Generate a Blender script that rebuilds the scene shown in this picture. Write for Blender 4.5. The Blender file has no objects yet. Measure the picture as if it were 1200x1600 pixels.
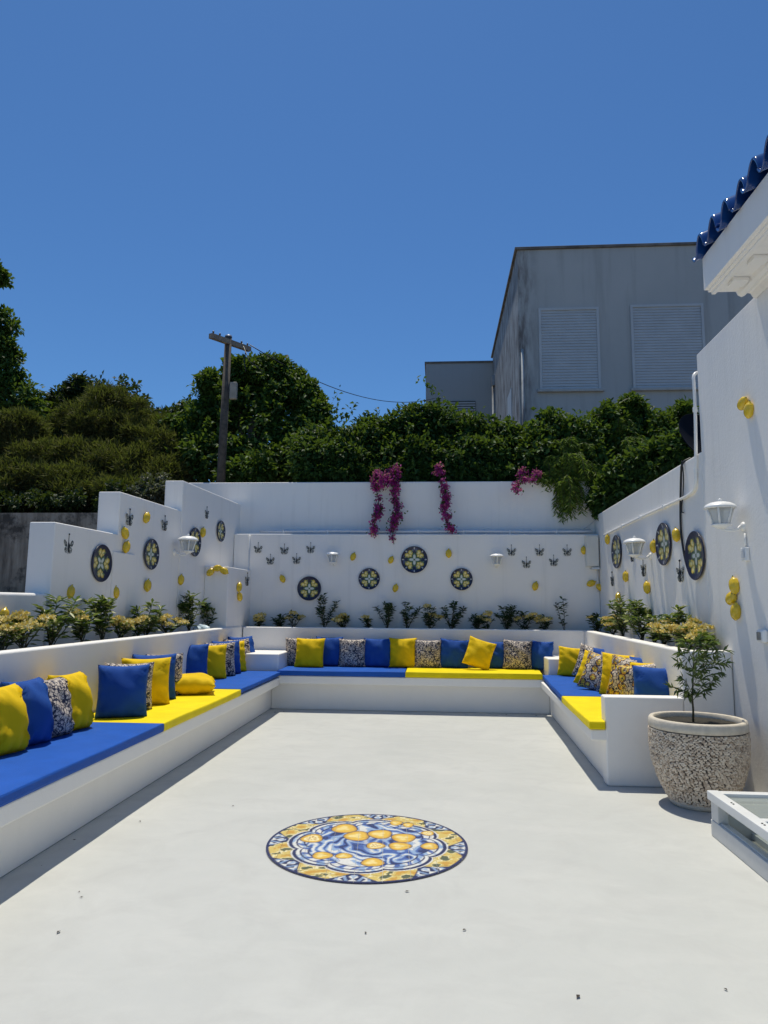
import bpy, bmesh, math, random
import numpy as np
from mathutils import Vector, Matrix

# ------------------------------------------------------------------ camera, sky, sun
S = bpy.context.scene
COL = S.collection
R = math.radians
FPX, EYE = 1100.0, 1.5
YAW, PITCH, ROLL = R(4.28), R(7.46), R(0.48)

_f = np.array([-math.sin(YAW) * math.cos(PITCH), math.cos(YAW) * math.cos(PITCH), math.sin(PITCH)])
_r = np.cross(_f, [0, 0, 1.0]); _r /= np.linalg.norm(_r)
_u = np.cross(_r, _f)
_r, _u = _r * math.cos(ROLL) + _u * math.sin(ROLL), _u * math.cos(ROLL) - _r * math.sin(ROLL)

cam = bpy.data.cameras.new('camera')
cam.sensor_fit = 'HORIZONTAL'; cam.sensor_width = 36.0
cam.lens = FPX / 1200.0 * 36.0
cam.clip_start = 0.05; cam.clip_end = 2000
camo = bpy.data.objects.new('camera', cam); COL.objects.link(camo)
M4 = Matrix(((_r[0], _u[0], -_f[0], 0), (_r[1], _u[1], -_f[1], 0), (_r[2], _u[2], -_f[2], EYE), (0, 0, 0, 1)))
camo.matrix_world = M4
S.camera = camo

SUN = Vector((-0.065, 0.28, 1.0)).normalized()
W = bpy.data.worlds.new('World'); S.world = W; W.use_nodes = True
wn = W.node_tree.nodes; wl = W.node_tree.links
sky = wn.new('ShaderNodeTexSky'); sky.sky_type = 'NISHITA'; sky.sun_disc = False
sky.sun_elevation = math.asin(SUN.z); sky.sun_rotation = math.atan2(SUN.x, SUN.y)
sky.altitude = 0.0; sky.air_density = 1.0; sky.dust_density = 0.25; sky.ozone_density = 3.5
bg = wn['Background']; bg.inputs['Strength'].default_value = 0.10
tint = wn.new('ShaderNodeMix'); tint.data_type = 'RGBA'; tint.blend_type = 'MULTIPLY'; tint.inputs[0].default_value = 1.0
tint.inputs[7].default_value = (.45, .725, .97, 1)      # one even tint: the deep clear blue of this sky
wl.new(sky.outputs[0], tint.inputs[6]); wl.new(tint.outputs[2], bg.inputs['Color'])

sl = bpy.data.lights.new('sun', 'SUN'); sl.energy = 3.7; sl.angle = R(0.5); sl.color = (1.0, 0.935, 0.79)
so = bpy.data.objects.new('sun', sl); COL.objects.link(so)
so.rotation_euler = SUN.to_track_quat('Z', 'Y').to_euler(); so.location = (0, 0, 30)

S.view_settings.view_transform = 'Standard'; S.view_settings.look = 'None'
S.view_settings.exposure = 0.08; S.view_settings.gamma = 1.0; S.view_settings.use_curve_mapping = False

# ------------------------------------------------------------------ photo pixel -> point on a known surface
def ray(px, py): return _f * FPX + _r * (px - 600) - _u * (py - 800)
def onz(px, py, z): d = ray(px, py); t = (z - EYE) / d[2]; return Vector((d[0] * t, d[1] * t, z))
def onx(px, py, x): d = ray(px, py); t = x / d[0]; return Vector((x, d[1] * t, EYE + d[2] * t))
def ony(px, py, y): d = ray(px, py); t = y / d[1]; return Vector((d[0] * t, y, EYE + d[2] * t))
def online(px, py, p0, s):                     # vertical plane through p0 with dx/dy = s
    d = ray(px, py); t = (p0[0] - s * p0[1]) / (d[0] - s * d[1]); return Vector((d[0] * t, d[1] * t, EYE + d[2] * t))

# ------------------------------------------------------------------ object helpers
def tag(o, label=None, cat=None, group=None, kind=None):
    if label: o['label'] = label
    if cat: o['category'] = cat
    if group: o['group'] = group
    if kind: o['kind'] = kind
    return o

def thing(name, loc, label, cat, rotz=0.0, group=None, rot=None):
    o = bpy.data.objects.new(name, None); COL.objects.link(o)
    o.empty_display_size = 0.1
    o.location = loc; o.rotation_euler = rot if rot else (0, 0, rotz)
    return tag(o, label, cat, group)

class MB:
    def __init__(s): s.v = []; s.f = []; s.mi = []
    def add(s, vs, fs):
        n = len(s.v); s.v += [tuple(v) for v in vs]; s.f += [tuple(i + n for i in f) for f in fs]; return s
    def box(s, x0, x1, y0, y1, z0, z1):
        return s.add([(x0, y0, z0), (x1, y0, z0), (x1, y1, z0), (x0, y1, z0), (x0, y0, z1), (x1, y0, z1), (x1, y1, z1), (x0, y1, z1)],
                     [(0, 3, 2, 1), (4, 5, 6, 7), (0, 1, 5, 4), (1, 2, 6, 5), (2, 3, 7, 6), (3, 0, 4, 7)])
    def hexa(s, b, t):                         # four bottom points, four top points (ccw from above)
        return s.add(list(b) + list(t), [(0, 3, 2, 1), (4, 5, 6, 7), (0, 1, 5, 4), (1, 2, 6, 5), (2, 3, 7, 6), (3, 0, 4, 7)])
    def plan(s, poly, z0, z1):                 # ccw plan polygon extruded up
        n = len(poly)
        vs = [(p[0], p[1], z0) for p in poly] + [(p[0], p[1], z1) for p in poly]
        fs = [tuple(range(n))[::-1], tuple(range(n, 2 * n))] + [(i, (i + 1) % n, n + (i + 1) % n, n + i) for i in range(n)]
        return s.add(vs, fs)
    def lathe(s, prof, n=32, c=(0, 0, 0), close=False):
        vs = []
        for r_, z in prof:
            for k in range(n):
                a = 2 * math.pi * k / n; vs.append((c[0] + r_ * math.cos(a), c[1] + r_ * math.sin(a), c[2] + z))
        fs = []
        for i in range(len(prof) - 1):
            for k in range(n):
                k2 = (k + 1) % n; fs.append((i * n + k, i * n + k2, (i + 1) * n + k2, (i + 1) * n + k))
        if close:
            fs.append(tuple(range(n))[::-1]); fs.append(tuple((len(prof) - 1) * n + k for k in range(n)))
        return s.add(vs, fs)
    def tube(s, pts, rad, n=8, cap=True):
        pts = [Vector(p) for p in pts]; m = len(pts)
        rs = rad if isinstance(rad, (list, tuple)) else [rad] * m
        vs = []; up = None
        for i, p in enumerate(pts):
            t = (pts[min(i + 1, m - 1)] - pts[max(i - 1, 0)]).normalized()
            if up is None:
                up = Vector((0, 0, 1)) if abs(t.z) < .9 else Vector((1, 0, 0))
            a = t.cross(up).normalized(); b = a.cross(t).normalized(); up = b
            for k in range(n):
                q = 2 * math.pi * k / n; vs.append(p + (a * math.cos(q) + b * math.sin(q)) * rs[i])
        fs = [(i * n + k, i * n + (k + 1) % n, (i + 1) * n + (k + 1) % n, (i + 1) * n + k) for i in range(m - 1) for k in range(n)]
        if cap: fs += [tuple(range(n))[::-1], tuple((m - 1) * n + k for k in range(n))]
        return s.add(vs, fs)
    def extr(s, poly, axis, a0, a1):           # profile polygon [(p,q)] extruded along axis 'x' or 'y' ; q is z
        n = len(poly)
        g = (lambda a, p, q: (a, p, q)) if axis == 'x' else (lambda a, p, q: (p, a, q))
        vs = [g(a0, *p) for p in poly] + [g(a1, *p) for p in poly]
        return s.add(vs, [tuple(range(n))[::-1], tuple(range(n, 2 * n))] + [(i, (i + 1) % n, n + (i + 1) % n, n + i) for i in range(n)])
    def mesh(s, name, mat, smooth=False, fix=True):
        me = bpy.data.meshes.new(name); me.from_pydata(s.v, [], s.f)
        if mat: me.materials.append(mat)
        if fix:
            bm = bmesh.new(); bm.from_mesh(me); bmesh.ops.recalc_face_normals(bm, faces=bm.faces); bm.to_mesh(me); bm.free()
        if smooth: me.polygons.foreach_set('use_smooth', [True] * len(me.polygons))
        me.update(); return me
    def build(s, name, mat, parent=None, smooth=False, bevel=0.0, fix=True, recenter=False):
        off = None
        if recenter:
            a = np.array(s.v); off = Vector(((a[:, 0].min() + a[:, 0].max()) / 2, (a[:, 1].min() + a[:, 1].max()) / 2, a[:, 2].min()))
            s.v = [tuple(Vector(v) - off) for v in s.v]
        o = bpy.data.objects.new(name, s.mesh(name, mat, smooth, fix)); COL.objects.link(o)
        if parent: o.parent = parent
        if off: o.location = off
        if bevel:
            m = o.modifiers.new('bevel', 'BEVEL'); m.width = bevel; m.segments = 3; m.limit_method = 'ANGLE'; m.angle_limit = R(35)
            o.data.polygons.foreach_set('use_smooth', [True] * len(o.data.polygons))
            w_ = o.modifiers.new('wn', 'WEIGHTED_NORMAL'); w_.keep_sharp = True
        return o

def place(name, me, parent=None, loc=(0, 0, 0), rot=(0, 0, 0), scale=None):
    o = bpy.data.objects.new(name, me); COL.objects.link(o); o.parent = parent; o.location = loc; o.rotation_euler = rot
    if scale: o.scale = scale if isinstance(scale, (tuple, list)) else (scale,) * 3
    return o

# ------------------------------------------------------------------ materials
class N:
    def __init__(s, name):
        s.m = bpy.data.materials.new(name); s.m.use_nodes = True
        s.t = s.m.node_tree; s.b = s.t.nodes['Principled BSDF']
    def n(s, t, **kw):
        k = s.t.nodes.new(t)
        for a, v in kw.items(): setattr(k, a, v)
        return k
    def l(s, a, b): s.t.links.new(a, b)
    def coord(s, which='Object', scale=None):
        c = s.n('ShaderNodeTexCoord').outputs[which]
        if scale is None: return c
        m = s.n('ShaderNodeMapping'); m.inputs['Scale'].default_value = scale; s.l(c, m.inputs[0]); return m.outputs[0]
    def pos(s): return s.n('ShaderNodeNewGeometry').outputs['Position']
    def noise(s, vec, scale, detail=4, rough=.55, dist=0):
        k = s.n('ShaderNodeTexNoise'); k.inputs['Scale'].default_value = scale; k.inputs['Detail'].default_value = detail
        k.inputs['Roughness'].default_value = rough; k.inputs['Distortion'].default_value = dist
        s.l(vec, k.inputs['Vector']); return k.outputs['Fac']
    def ramp(s, fac, stops, interp='LINEAR'):
        k = s.n('ShaderNodeValToRGB'); k.color_ramp.interpolation = interp; e = k.color_ramp.elements
        while len(e) < len(stops): e.new(0.5)
        for i, (p, c) in enumerate(stops):
            e[i].position = p; e[i].color = (c, c, c, 1) if isinstance(c, (int, float)) else (*c, 1)
        s.l(fac, k.inputs[0]); return k.outputs[0]
    def mix(s, a, b, fac, mode='MIX'):
        k = s.n('ShaderNodeMix', data_type='RGBA', blend_type=mode)
        for sock, v in ((k.inputs[6], a), (k.inputs[7], b)):
            if isinstance(v, tuple): sock.default_value = (*v, 1)
            else: s.l(v, sock)
        if isinstance(fac, (int, float)): k.inputs[0].default_value = fac
        else: s.l(fac, k.inputs[0])
        return k.outputs[2]
    def bump(s, h, strength=.2, dist=.01):
        k = s.n('ShaderNodeBump'); k.inputs['Strength'].default_value = strength; k.inputs['Distance'].default_value = dist
        s.l(h, k.inputs['Height']); s.l(k.outputs[0], s.b.inputs['Normal']); return k
    def set(s, base=None, rough=.6, metal=0, spec=.5, coat=None):
        if base is not None:
            if isinstance(base, tuple): s.b.inputs['Base Color'].default_value = (*base, 1)
            else: s.l(base, s.b.inputs['Base Color'])
        if isinstance(rough, (int, float)): s.b.inputs['Roughness'].default_value = rough
        else: s.l(rough, s.b.inputs['Roughness'])
        s.b.inputs['Metallic'].default_value = metal
        s.b.inputs['Specular IOR Level'].default_value = spec
        if coat: s.b.inputs['Coat Weight'].default_value = coat; s.b.inputs['Coat Roughness'].default_value = .08
        return s.m

def m_plain(name, col, rough=.5, var=.12, scale=8, metal=0, spec=.5, bump=0, coat=None, bscale=60):
    k = N(name); p = k.pos(); nz = k.noise(p, scale, 5)
    lo = tuple(c * (1 - var) for c in col); hi = tuple(min(1, c * (1 + var)) for c in col)
    c = k.ramp(nz, [(.3, lo), (.7, hi)])
    if bump: k.bump(k.noise(p, bscale, 4), bump, .004)
    return k.set(c, rough, metal, spec, coat)

def m_plaster(name, col, dirt=.5, streak=.25, dirtcol=(.42, .40, .36)):
    k = N(name); p = k.pos()
    big = k.noise(p, 1.1, 5, .6); fine = k.noise(p, 34, 6, .65); blot = k.noise(p, 4.0, 7, .62, .4)
    mp = k.n('ShaderNodeMapping'); mp.inputs['Scale'].default_value = (9, 9, .55); k.l(p, mp.inputs[0])
    st = k.noise(mp.outputs[0], 1.0, 4, .6)
    c = k.ramp(big, [(.25, tuple(x * .95 for x in col)), (.75, col)])
    d = k.ramp(st, [(.56, 0.0), (.80, streak)])
    c = k.mix(c, dirtcol, d)
    d2 = k.ramp(blot, [(.62, 0.0), (.86, dirt)])
    c = k.mix(c, tuple(x * .8 + y * .2 for x, y in zip(col, dirtcol)), d2)
    sp = k.noise(p, 75, 2, .5); d3 = k.ramp(sp, [(.76, 0.0), (.83, .35)])
    c = k.mix(c, dirtcol, d3)
    low = k.noise(mp.outputs[0], .45, 3, .5)
    h = k.mix(k.mix(fine, blot, .55), low, .6)
    k.bump(h, .36, .03)
    return k.set(c, .62, spec=.35)

WHITE = m_plaster('white plaster', (.915, .885, .84), .45, .16)
BENCHW = m_plaster('white bench render', (.915, .885, .835), .75, .05)

def m_floor():
    k = N('pale cement floor'); p = k.pos()
    big = k.noise(p, .7, 6, .6, .3); mid = k.noise(p, 3.2, 6, .6, .6); fine = k.noise(p, 60, 5, .6)
    mp = k.n('ShaderNodeMapping'); mp.inputs['Scale'].default_value = (.9, 2.6, 1); mp.inputs['Rotation'].default_value = (0, 0, .9); k.l(p, mp.inputs[0])
    tr = k.noise(mp.outputs[0], 1.6, 6, .65, .5)
    c = k.ramp(big, [(.3, (.475, .485, .462)), (.7, (.545, .55, .522))])
    c = k.mix(c, (.455, .46, .44), k.ramp(mid, [(.44, 0.0), (.72, .75)]))
    c = k.mix(c, (.585, .585, .555), k.ramp(tr, [(.50, 0.0), (.74, .40)]))
    sp = k.noise(p, 42, 2, .5); c = k.mix(c, (.40, .39, .37), k.ramp(sp, [(.77, 0.0), (.82, .45)]))
    scuff = k.noise(p, 9, 8, .72, .8); c = k.mix(c, (.46, .46, .45), k.ramp(scuff, [(.62, 0.0), (.76, .45)]))
    k.bump(k.mix(fine, tr, .4), .2, .006)
    return k.set(c, k.ramp(mid, [(.3, .5), (.7, .72)]), spec=.35)
FLOOR = m_floor()

def m_fabric(name, col, rough=.55, weave=900):
    k = N(name); c0 = k.coord('Object')
    v = k.noise(c0, 5, 4); c = k.ramp(v, [(.3, tuple(x * .90 for x in col)), (.7, tuple(min(1, x * 1.06) for x in col))])
    w1 = k.n('ShaderNodeTexWave', bands_direction='X'); w1.inputs['Scale'].default_value = 160; k.l(c0, w1.inputs[0])
    w2 = k.n('ShaderNodeTexWave', bands_direction='Z'); w2.inputs['Scale'].default_value = 160; k.l(c0, w2.inputs[0])
    h = k.mix(w1.outputs['Fac'], w2.outputs['Fac'], .5)
    h2 = k.mix(h, k.noise(c0, 14, 4, .6), .75)
    k.bump(h2, .35, .014)
    k.set(c, rough, spec=.15)
    return k.m
BLUE_SEAT = m_fabric('blue canvas', (.018, .105, .46))
YEL_SEAT = m_fabric('yellow canvas', (.93, .73, .008))
BLUE_P = m_fabric('royal blue fabric', (.016, .080, .34), .7)
YEL_P = m_fabric('bright yellow fabric', (.86, .565, .006), .7)

def m_print(name, warm):
    k = N(name); c0 = k.coord('Object')
    wob = k.n('ShaderNodeTexNoise'); wob.inputs['Scale'].default_value = 18; k.l(c0, wob.inputs[0])
    vm = k.n('ShaderNodeVectorMath', operation='MULTIPLY_ADD'); vm.inputs[1].default_value = (.022,) * 3
    k.l(wob.outputs['Color'], vm.inputs[0]); k.l(c0, vm.inputs[2]); c1 = vm.outputs[0]
    v = k.n('ShaderNodeTexVoronoi', feature='F1'); v.inputs['Scale'].default_value = 11 if warm else 15; k.l(c1, v.inputs['Vector'])
    e = k.n('ShaderNodeTexVoronoi', feature='DISTANCE_TO_EDGE'); e.inputs['Scale'].default_value = 32; k.l(c1, e.inputs['Vector'])
    cream = (.66, .56, .45); navy = (.026, .028, .055); org = (.70, .33, .03); yel = (.78, .56, .06)
    fl = k.ramp(v.outputs['Distance'], [(0, org), (.12, navy), (.19, yel if warm else cream), (.38, org if warm else (.42, .34, .33)), (.47, navy), (.56, cream)], 'CONSTANT')
    ln = k.ramp(e.outputs['Distance'], [(0, 1.0), (.055, 0.0)], 'CONSTANT')
    pick = k.ramp(k.noise(c1, 7, 2), [(.56 if warm else .40, 0.0), (.64 if warm else .46, 1.0)])
    base = k.mix(fl, k.ramp(k.noise(c1, 40, 3), [(.40, navy), (.47, cream), (.62, (.50, .42, .36))], 'CONSTANT'), pick)
    c = k.mix(base, navy, ln)
    k.bump(k.noise(c0, 14, 4, .6), .22, .01)
    return k.set(c, .55, spec=.3)
PRINT = m_print('lemon flower print', False)
PRINT_W = m_print('warm lemon print', True)

def m_leaf(name, stops, trans=.28, rough=.55, spec=.16):
    k = N(name); g = k.n('ShaderNodeNewGeometry')
    c = k.ramp(g.outputs['Random Per Island'], stops)
    k.set(c, rough, spec=spec)
    tr = k.n('ShaderNodeBsdfTranslucent'); k.l(k.mix(c, (.35, .5, .02), .35), tr.inputs[0])
    mx = k.n('ShaderNodeMixShader'); mx.inputs[0].default_value = trans
    out = k.t.nodes['Material Output']
    k.l(k.b.outputs[0], mx.inputs[1]); k.l(tr.outputs[0], mx.inputs[2]); k.l(mx.outputs[0], out.inputs[0])
    return k.m
L_TREE = m_leaf('broad green leaves', [(0, (.022, .055, .014)), (.5, (.042, .095, .022)), (1, (.085, .16, .035))])
L_HEDGE = m_leaf('hedge leaves', [(0, (.014, .042, .012)), (.6, (.032, .080, .022)), (1, (.070, .14, .035))])
L_DARK = m_leaf('dark evergreen leaves', [(0, (.012, .026, .012)), (1, (.035, .065, .024))], .15)
L_PINE = m_leaf('feathery needles', [(0, (.055, .060, .024)), (.6, (.105, .105, .038)), (1, (.17, .145, .055))], .3, .7)
L_WEEP = m_leaf('weeping leaves', [(0, (.06, .11, .02)), (.5, (.12, .19, .032)), (1, (.22, .30, .06))], .42)
L_SHRUB = m_leaf('shrub leaves', [(0, (.028, .06, .018)), (.45, (.07, .12, .032)), (.72, (.17, .22, .065)), (1, (.48, .47, .20))], .25, .4, .3)
L_SMALL = m_leaf('dark shrub leaves', [(0, (.014, .032, .012)), (.6, (.03, .06, .02)), (1, (.07, .10, .04))], .2, .4)
L_POT = m_leaf('narrow olive leaves', [(0, (.035, .06, .025)), (.6, (.07, .11, .04)), (1, (.14, .18, .08))], .25, .4)
FLOWER = m_leaf('yellow blossom', [(0, (.70, .50, .08)), (.5, (.84, .66, .22)), (1, (.88, .80, .50))], .2, .5)
BRACT = m_leaf('magenta bracts', [(0, (.26, .014, .15)), (.5, (.46, .025, .27)), (1, (.62, .07, .40))], .35, .5)
BARK = m_plain('bark', (.085, .062, .045), .85, .35, 18, bump=.8)
TWIG = m_plain('green brown twig', (.075, .07, .035), .8, .25, 30)
POLEW = m_plain('weathered timber', (.085, .070, .055), .85, .4, 14, bump=.6, bscale=40)
SOIL = m_plain('dark soil', (.026, .022, .014), .95, .45, 25, bump=.8)
EARTH = m_plain('dry earth', (.16, .125, .085), .95, .3, 2.5, bump=.5)
PVC = m_plain('white painted metal', (.90, .89, .86), .35, .04, 6)
PVCG = m_plain('grey white conduit', (.70, .71, .72), .4, .06, 6)
BLACK = m_plain('black rubber', (.012, .012, .014), .45, .2, 20)
LEMON = m_plain('glazed yellow ceramic', (.74, .50, .012), .25, .12, 22, spec=.5, bump=.25, coat=.5, bscale=120)
LEMLEAF = m_plain('glazed green ceramic', (.10, .16, .03), .3, .2, 22)
NAVYM = m_plain('navy painted dish', (.004, .006, .012), .75, .2, 5, spec=.08)
GREYM = m_plain('galvanised steel', (.35, .36, .37), .4, .15, 12, metal=.7)
ALU = m_plain('white aluminium', (.74, .75, .74), .3, .05, 5)
def m_old():
    k = N('old concrete'); p = k.pos(); mp = k.n('ShaderNodeMapping'); mp.inputs['Scale'].default_value = (3.5, 3.5, .5); k.l(p, mp.inputs[0])
    c = k.ramp(k.noise(mp.outputs[0], 1.3, 6, .65), [(.32, (.12, .10, .08)), (.5, (.34, .29, .23)), (.7, (.50, .44, .36))])
    c = k.mix(c, (.05, .045, .04), k.ramp(k.noise(p, 1.6, 7, .7), [(.52, 0.0), (.62, .85)]))
    k.bump(k.noise(p, 9, 6), .6, .03); return k.set(c, .9, spec=.2)
OLDWALL = m_old()
HOUSE = m_plaster('grey house paint', (.42, .44, .44), .4, .15, (.22, .21, .20))
SHUT = m_plain('shutter slats', (.50, .53, .55), .45, .06, 3)
STONEF = m_plain('dark parapet cap', (.16, .15, .14), .8, .4, 3)
BOXW = m_plain('cream enamel box', (.72, .70, .64), .4, .05, 4)
DEB = m_plain('dry leaf', (.045, .035, .025), .8, .4, 40)
BAG = m_plain('pale blue plastic', (.52, .64, .70), .3, .1, 20)

def m_glass(name, tint=(.9, .95, .95), alpha_mix=.8, rough=.05):
    k = N(name); k.set(tint, rough, spec=.5)
    tr = k.n('ShaderNodeBsdfTransparent'); tr.inputs[0].default_value = (*tint, 1)
    mx = k.n('ShaderNodeMixShader'); mx.inputs[0].default_value = alpha_mix
    k.l(k.b.outputs[0], mx.inputs[1]); k.l(tr.outputs[0], mx.inputs[2]); k.l(mx.outputs[0], k.t.nodes['Material Output'].inputs[0])
    return k.m
LAMPGLASS = m_glass('lantern glass', (.82, .84, .84), .62, .15)
ROOFGLASS = m_glass('skylight glass', (.78, .82, .80), .72, .04)

k = N('glazed blue tile'); nz = k.noise(k.pos(), 6, 3)
BTILE = k.set(k.ramp(nz, [(.3, (.006, .035, .16)), (.7, (.012, .07, .28))]), .12, coat=1.0)

def m_vcol(name, rough=.25, coat=.3):
    k = N(name); a = k.n('ShaderNodeVertexColor', layer_name='paint')
    nz = k.noise(k.pos(), 70, 4); c = k.mix(a.outputs['Color'], k.ramp(nz, [(.3, .82), (.7, 1.0)]), .5, 'MULTIPLY')
    return k.set(c, rough, coat=coat)
GLAZE = m_vcol('painted glazed ceramic', .38, .12)
FLOORTILE = m_vcol('printed floor tile', .5, 0)

# ------------------------------------------------------------------ plan of the place (metres)
LIPX, BASEX, LPX = -2.22, -2.37, -3.05         # bench along the stepped wall: lip, base, planter face
LIPY, BASEY, BPY = 10.08, 10.23, 11.05         # bench under the hedge wall
END = 6.28                                     # end of the bench along the house wall
RS = .034                                      # that bench is turned by two degrees
def rlip(y): return 1.305 + RS * (y - 6.23)
def rbase(y): return 1.445 + RS * (y - 6.23)
def rpl(y): return 2.085 + RS * (y - 6.23)
PLZ = 1.13                                     # planter rim
SL0, SLS = (-3.38, 11.5), .06                  # stepped wall
RW0, RWS = (2.60, 11.5), .018                  # house wall
def slx(y): return SL0[0] + SLS * (y - SL0[1])
def rwx(y): return RW0[0] + RWS * (y - RW0[1])
BWY, UWY = 11.5, 11.75
SEAT, CUSH = .46, .525
# ------------------------------------------------------------------ ground and floor
g = MB().add([(-400, -400, -.03), (400, -400, -.03), (400, 600, -.03), (-400, 600, -.03)], [(0, 1, 2, 3)]).build('ground', EARTH)
tag(g, kind='structure')
fl = MB().plan([(-9, -12), (9, -12), (9, .55), (2.9, .55), (2.9, 6.5), (2.3, 6.5), (2.3, 11.0), (-3.2, 11.0), (-3.2, .9), (-9, .9)], -.02, 0).build('terrace_floor', FLOOR)  # unseen stretch behind the camera, widened to bounce more light onto the walls
tag(fl, kind='structure')
# banks of earth behind the walls
b = MB(); b.plan([(-60, 3.0), (-3.95, 3.0), (-3.7, 11.6), (-3.7, 12.1), (-60, 12.1)], -.02, 1.45)
o = b.build('earth_bank', EARTH); tag(o, kind='structure')
b = MB(); b.plan([(-60, 12.12), (2.9, 12.12), (60, 12.12), (60, 90), (-60, 90)], -.02, 2.2)
o = b.build('upper_ground', EARTH); tag(o, kind='structure')

# ------------------------------------------------------------------ walls
def wall(name, label, mb, mat=WHITE, bevel=.012): return tag(mb.build(name, mat, recenter=True, bevel=bevel), label, 'wall', kind='thing')
T = .26
def seg(y0, y1, z0, z1, dx=0, t=T):
    return MB().plan([(slx(y0) - t + dx, y0), (slx(y0) + dx, y0), (slx(y1) + dx, y1), (slx(y1) - t + dx, y1)], z0, z1)
sw = thing('stepped_wall', (slx(9), 9, 0), 'white plastered garden wall rising in three steps, hung with plates and lemons', 'wall')
def sub(mb, p):
    l = p.location; mb.v = [(v[0] - l.x, v[1] - l.y, v[2] - l.z) for v in mb.v]; return mb
for y0, y1, z1, dx in ((6.5, 7.72, 2.262, .012), (7.724, 9.40, 2.755, 0), (9.404, UWY + .2, 3.18, .006)):
    sub(seg(y0, y1, 0, z1, dx), sw).build('wall_step', WHITE, sw, bevel=.014)
sub(MB().plan([(slx(7.6), 7.6), (slx(7.6) + .03, 7.6), (slx(8.1) + .03, 8.1), (slx(8.1), 8.1)], 0, 2.06), sw).build('wall_plinth', WHITE, sw, bevel=.012)
wall('low_wall', 'low white wall running into the front of the stepped wall', MB().plan([(slx(1.0) - .22, 1.0), (slx(1.0) - .004, 1.0), (slx(6.49) - .004, 6.49), (slx(6.49) - .22, 6.49)], 0, 1.575), bevel=.03)
wall('wall_pier', 'short white corner pier between stepped wall and hedge wall', MB().plan([(slx(10.3) + .008, 10.3), (-3.085, 10.3), (-3.06, BWY - .003), (slx(BWY) + .008, BWY - .003)], 0, 2.035))
hw = thing('hedge_wall', (-.4, BWY, 0), 'long white rear wall with a ledge, below the hanging hedge', 'wall')
sub(MB().box(slx(BWY) + .012, rwx(BWY) - .003, BWY, UWY + .02, 0, 2.645), hw).build('lower_wall', WHITE, hw, bevel=.014)
sub(MB().box(-4.3, 2.80, UWY + .022, 12.1, 0, 3.565), hw).build('upper_wall', WHITE, hw, bevel=.018)
rw = thing('house_wall', (rwx(8), 8, 0), 'tall white side wall of the house with a lower stretch towards the hedge', 'wall')
def rseg(y0, y1, z1, t=.24):
    return MB().plan([(rwx(y0), y0), (rwx(y0) + t, y0), (rwx(y1) + t, y1), (rwx(y1), y1)], 0, z1)
sub(rseg(6.772, UWY + .018, 2.965, .22), rw).build('low_stretch', WHITE, rw, bevel=.014)
sub(rseg(.8, 6.77, 3.92), rw).build('tall_stretch', WHITE, rw, bevel=.012)

for w_ in (sw, hw, rw): w_['kind'] = 'thing'
# planter walls and soil
PT = .13
pl = MB().plan([(LPX - PT, 2.2), (LPX, 2.2), (LPX, BPY + .001), (LPX - PT, BPY + .001)], 0, PLZ + .012)
wall('planter_wall', 'low white planter wall behind the bench along the stepped wall', pl, BENCHW, .02)
pb = MB().plan([(LPX + .002, BPY), (rpl(BPY) - .002, BPY), (rpl(BPY) - .002, BPY + PT), (LPX + .002, BPY + PT)], 0, PLZ)
wall('planter_wall', 'low white planter wall behind the bench under the hedge wall', pb, BENCHW, .02)
pr = MB().plan([(rpl(END), END), (rwx(END) - .004, END), (rwx(END) - .004, END + PT), (rpl(END + PT) + PT, END + PT), (rpl(BPY) + PT, BPY + PT), (rpl(BPY), BPY + PT)], 0, PLZ)
wall('planter_wall', 'low white planter wall behind the short bench by the house', pr, BENCHW, .02)
so_ = MB()
so_.plan([(slx(2.2), 2.2), (LPX - PT, 2.2), (LPX - PT, BPY + PT), (slx(BPY), BPY + PT)], .9, PLZ - .05)
so_.plan([(slx(BPY), BPY + PT + .001), (rpl(BPY) + PT, BPY + PT + .001), (rpl(BPY) + PT, BWY), (slx(BPY), BWY)], .9, PLZ - .051)
so_.plan([(rpl(END) + PT, END + PT), (rwx(END), END + PT), (rwx(BWY), BWY), (rpl(BWY) + PT, BWY)], .9, PLZ - .049)
tag(so_.build('planter_soil', SOIL), kind='structure')

# ------------------------------------------------------------------ built-in benches with an overhanging lip
def bench(loc, label): return thing('masonry_bench', loc, label, 'bench')
b1 = bench((-2.7, 6.5, 0), 'long white masonry bench with overhanging lip along the stepped wall')
sub(MB().plan([(LPX + .002, 1.6), (BASEX, 1.6), (BASEX, 10.75), (LPX + .002, 10.75)], 0, .345), b1).build('base', BENCHW, b1, bevel=.012)
sub(MB().plan([(LPX + .002, 1.58), (LIPX, 1.58), (LIPX, LIPY - .002), (LPX + .002, LIPY - .002)], .346, SEAT), b1).build('seat_slab', BENCHW, b1, bevel=.014)
b2 = bench((-.4, 10.5, 0), 'white masonry bench with overhanging lip under the hedge wall')
sub(MB().plan([(BASEX + .002, BASEY), (rbase(BASEY) - .002, BASEY), (rbase(BASEY) - .002, BPY - .002), (BASEX + .002, BPY - .002)], 0, .369), b2).build('base', BENCHW, b2, bevel=.012)
sub(MB().plan([(LIPX - .05, LIPY), (rlip(LIPY) + .05, LIPY), (rlip(LIPY) + .05, BPY - .002), (LIPX - .05, BPY - .002)], .37, SEAT + .025), b2).build('seat_slab', BENCHW, b2, bevel=.014)
b3 = bench((1.8, 8, 0), 'short white masonry bench with stepped armrest beside the pebbled pot')
sub(MB().plan([(rbase(END), END + .002), (rpl(END) - .002, END + .002), (rpl(10.75) - .002, 10.75), (rbase(10.75), 10.75)], 0, .367), b3).build('base', BENCHW, b3, bevel=.012)
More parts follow.
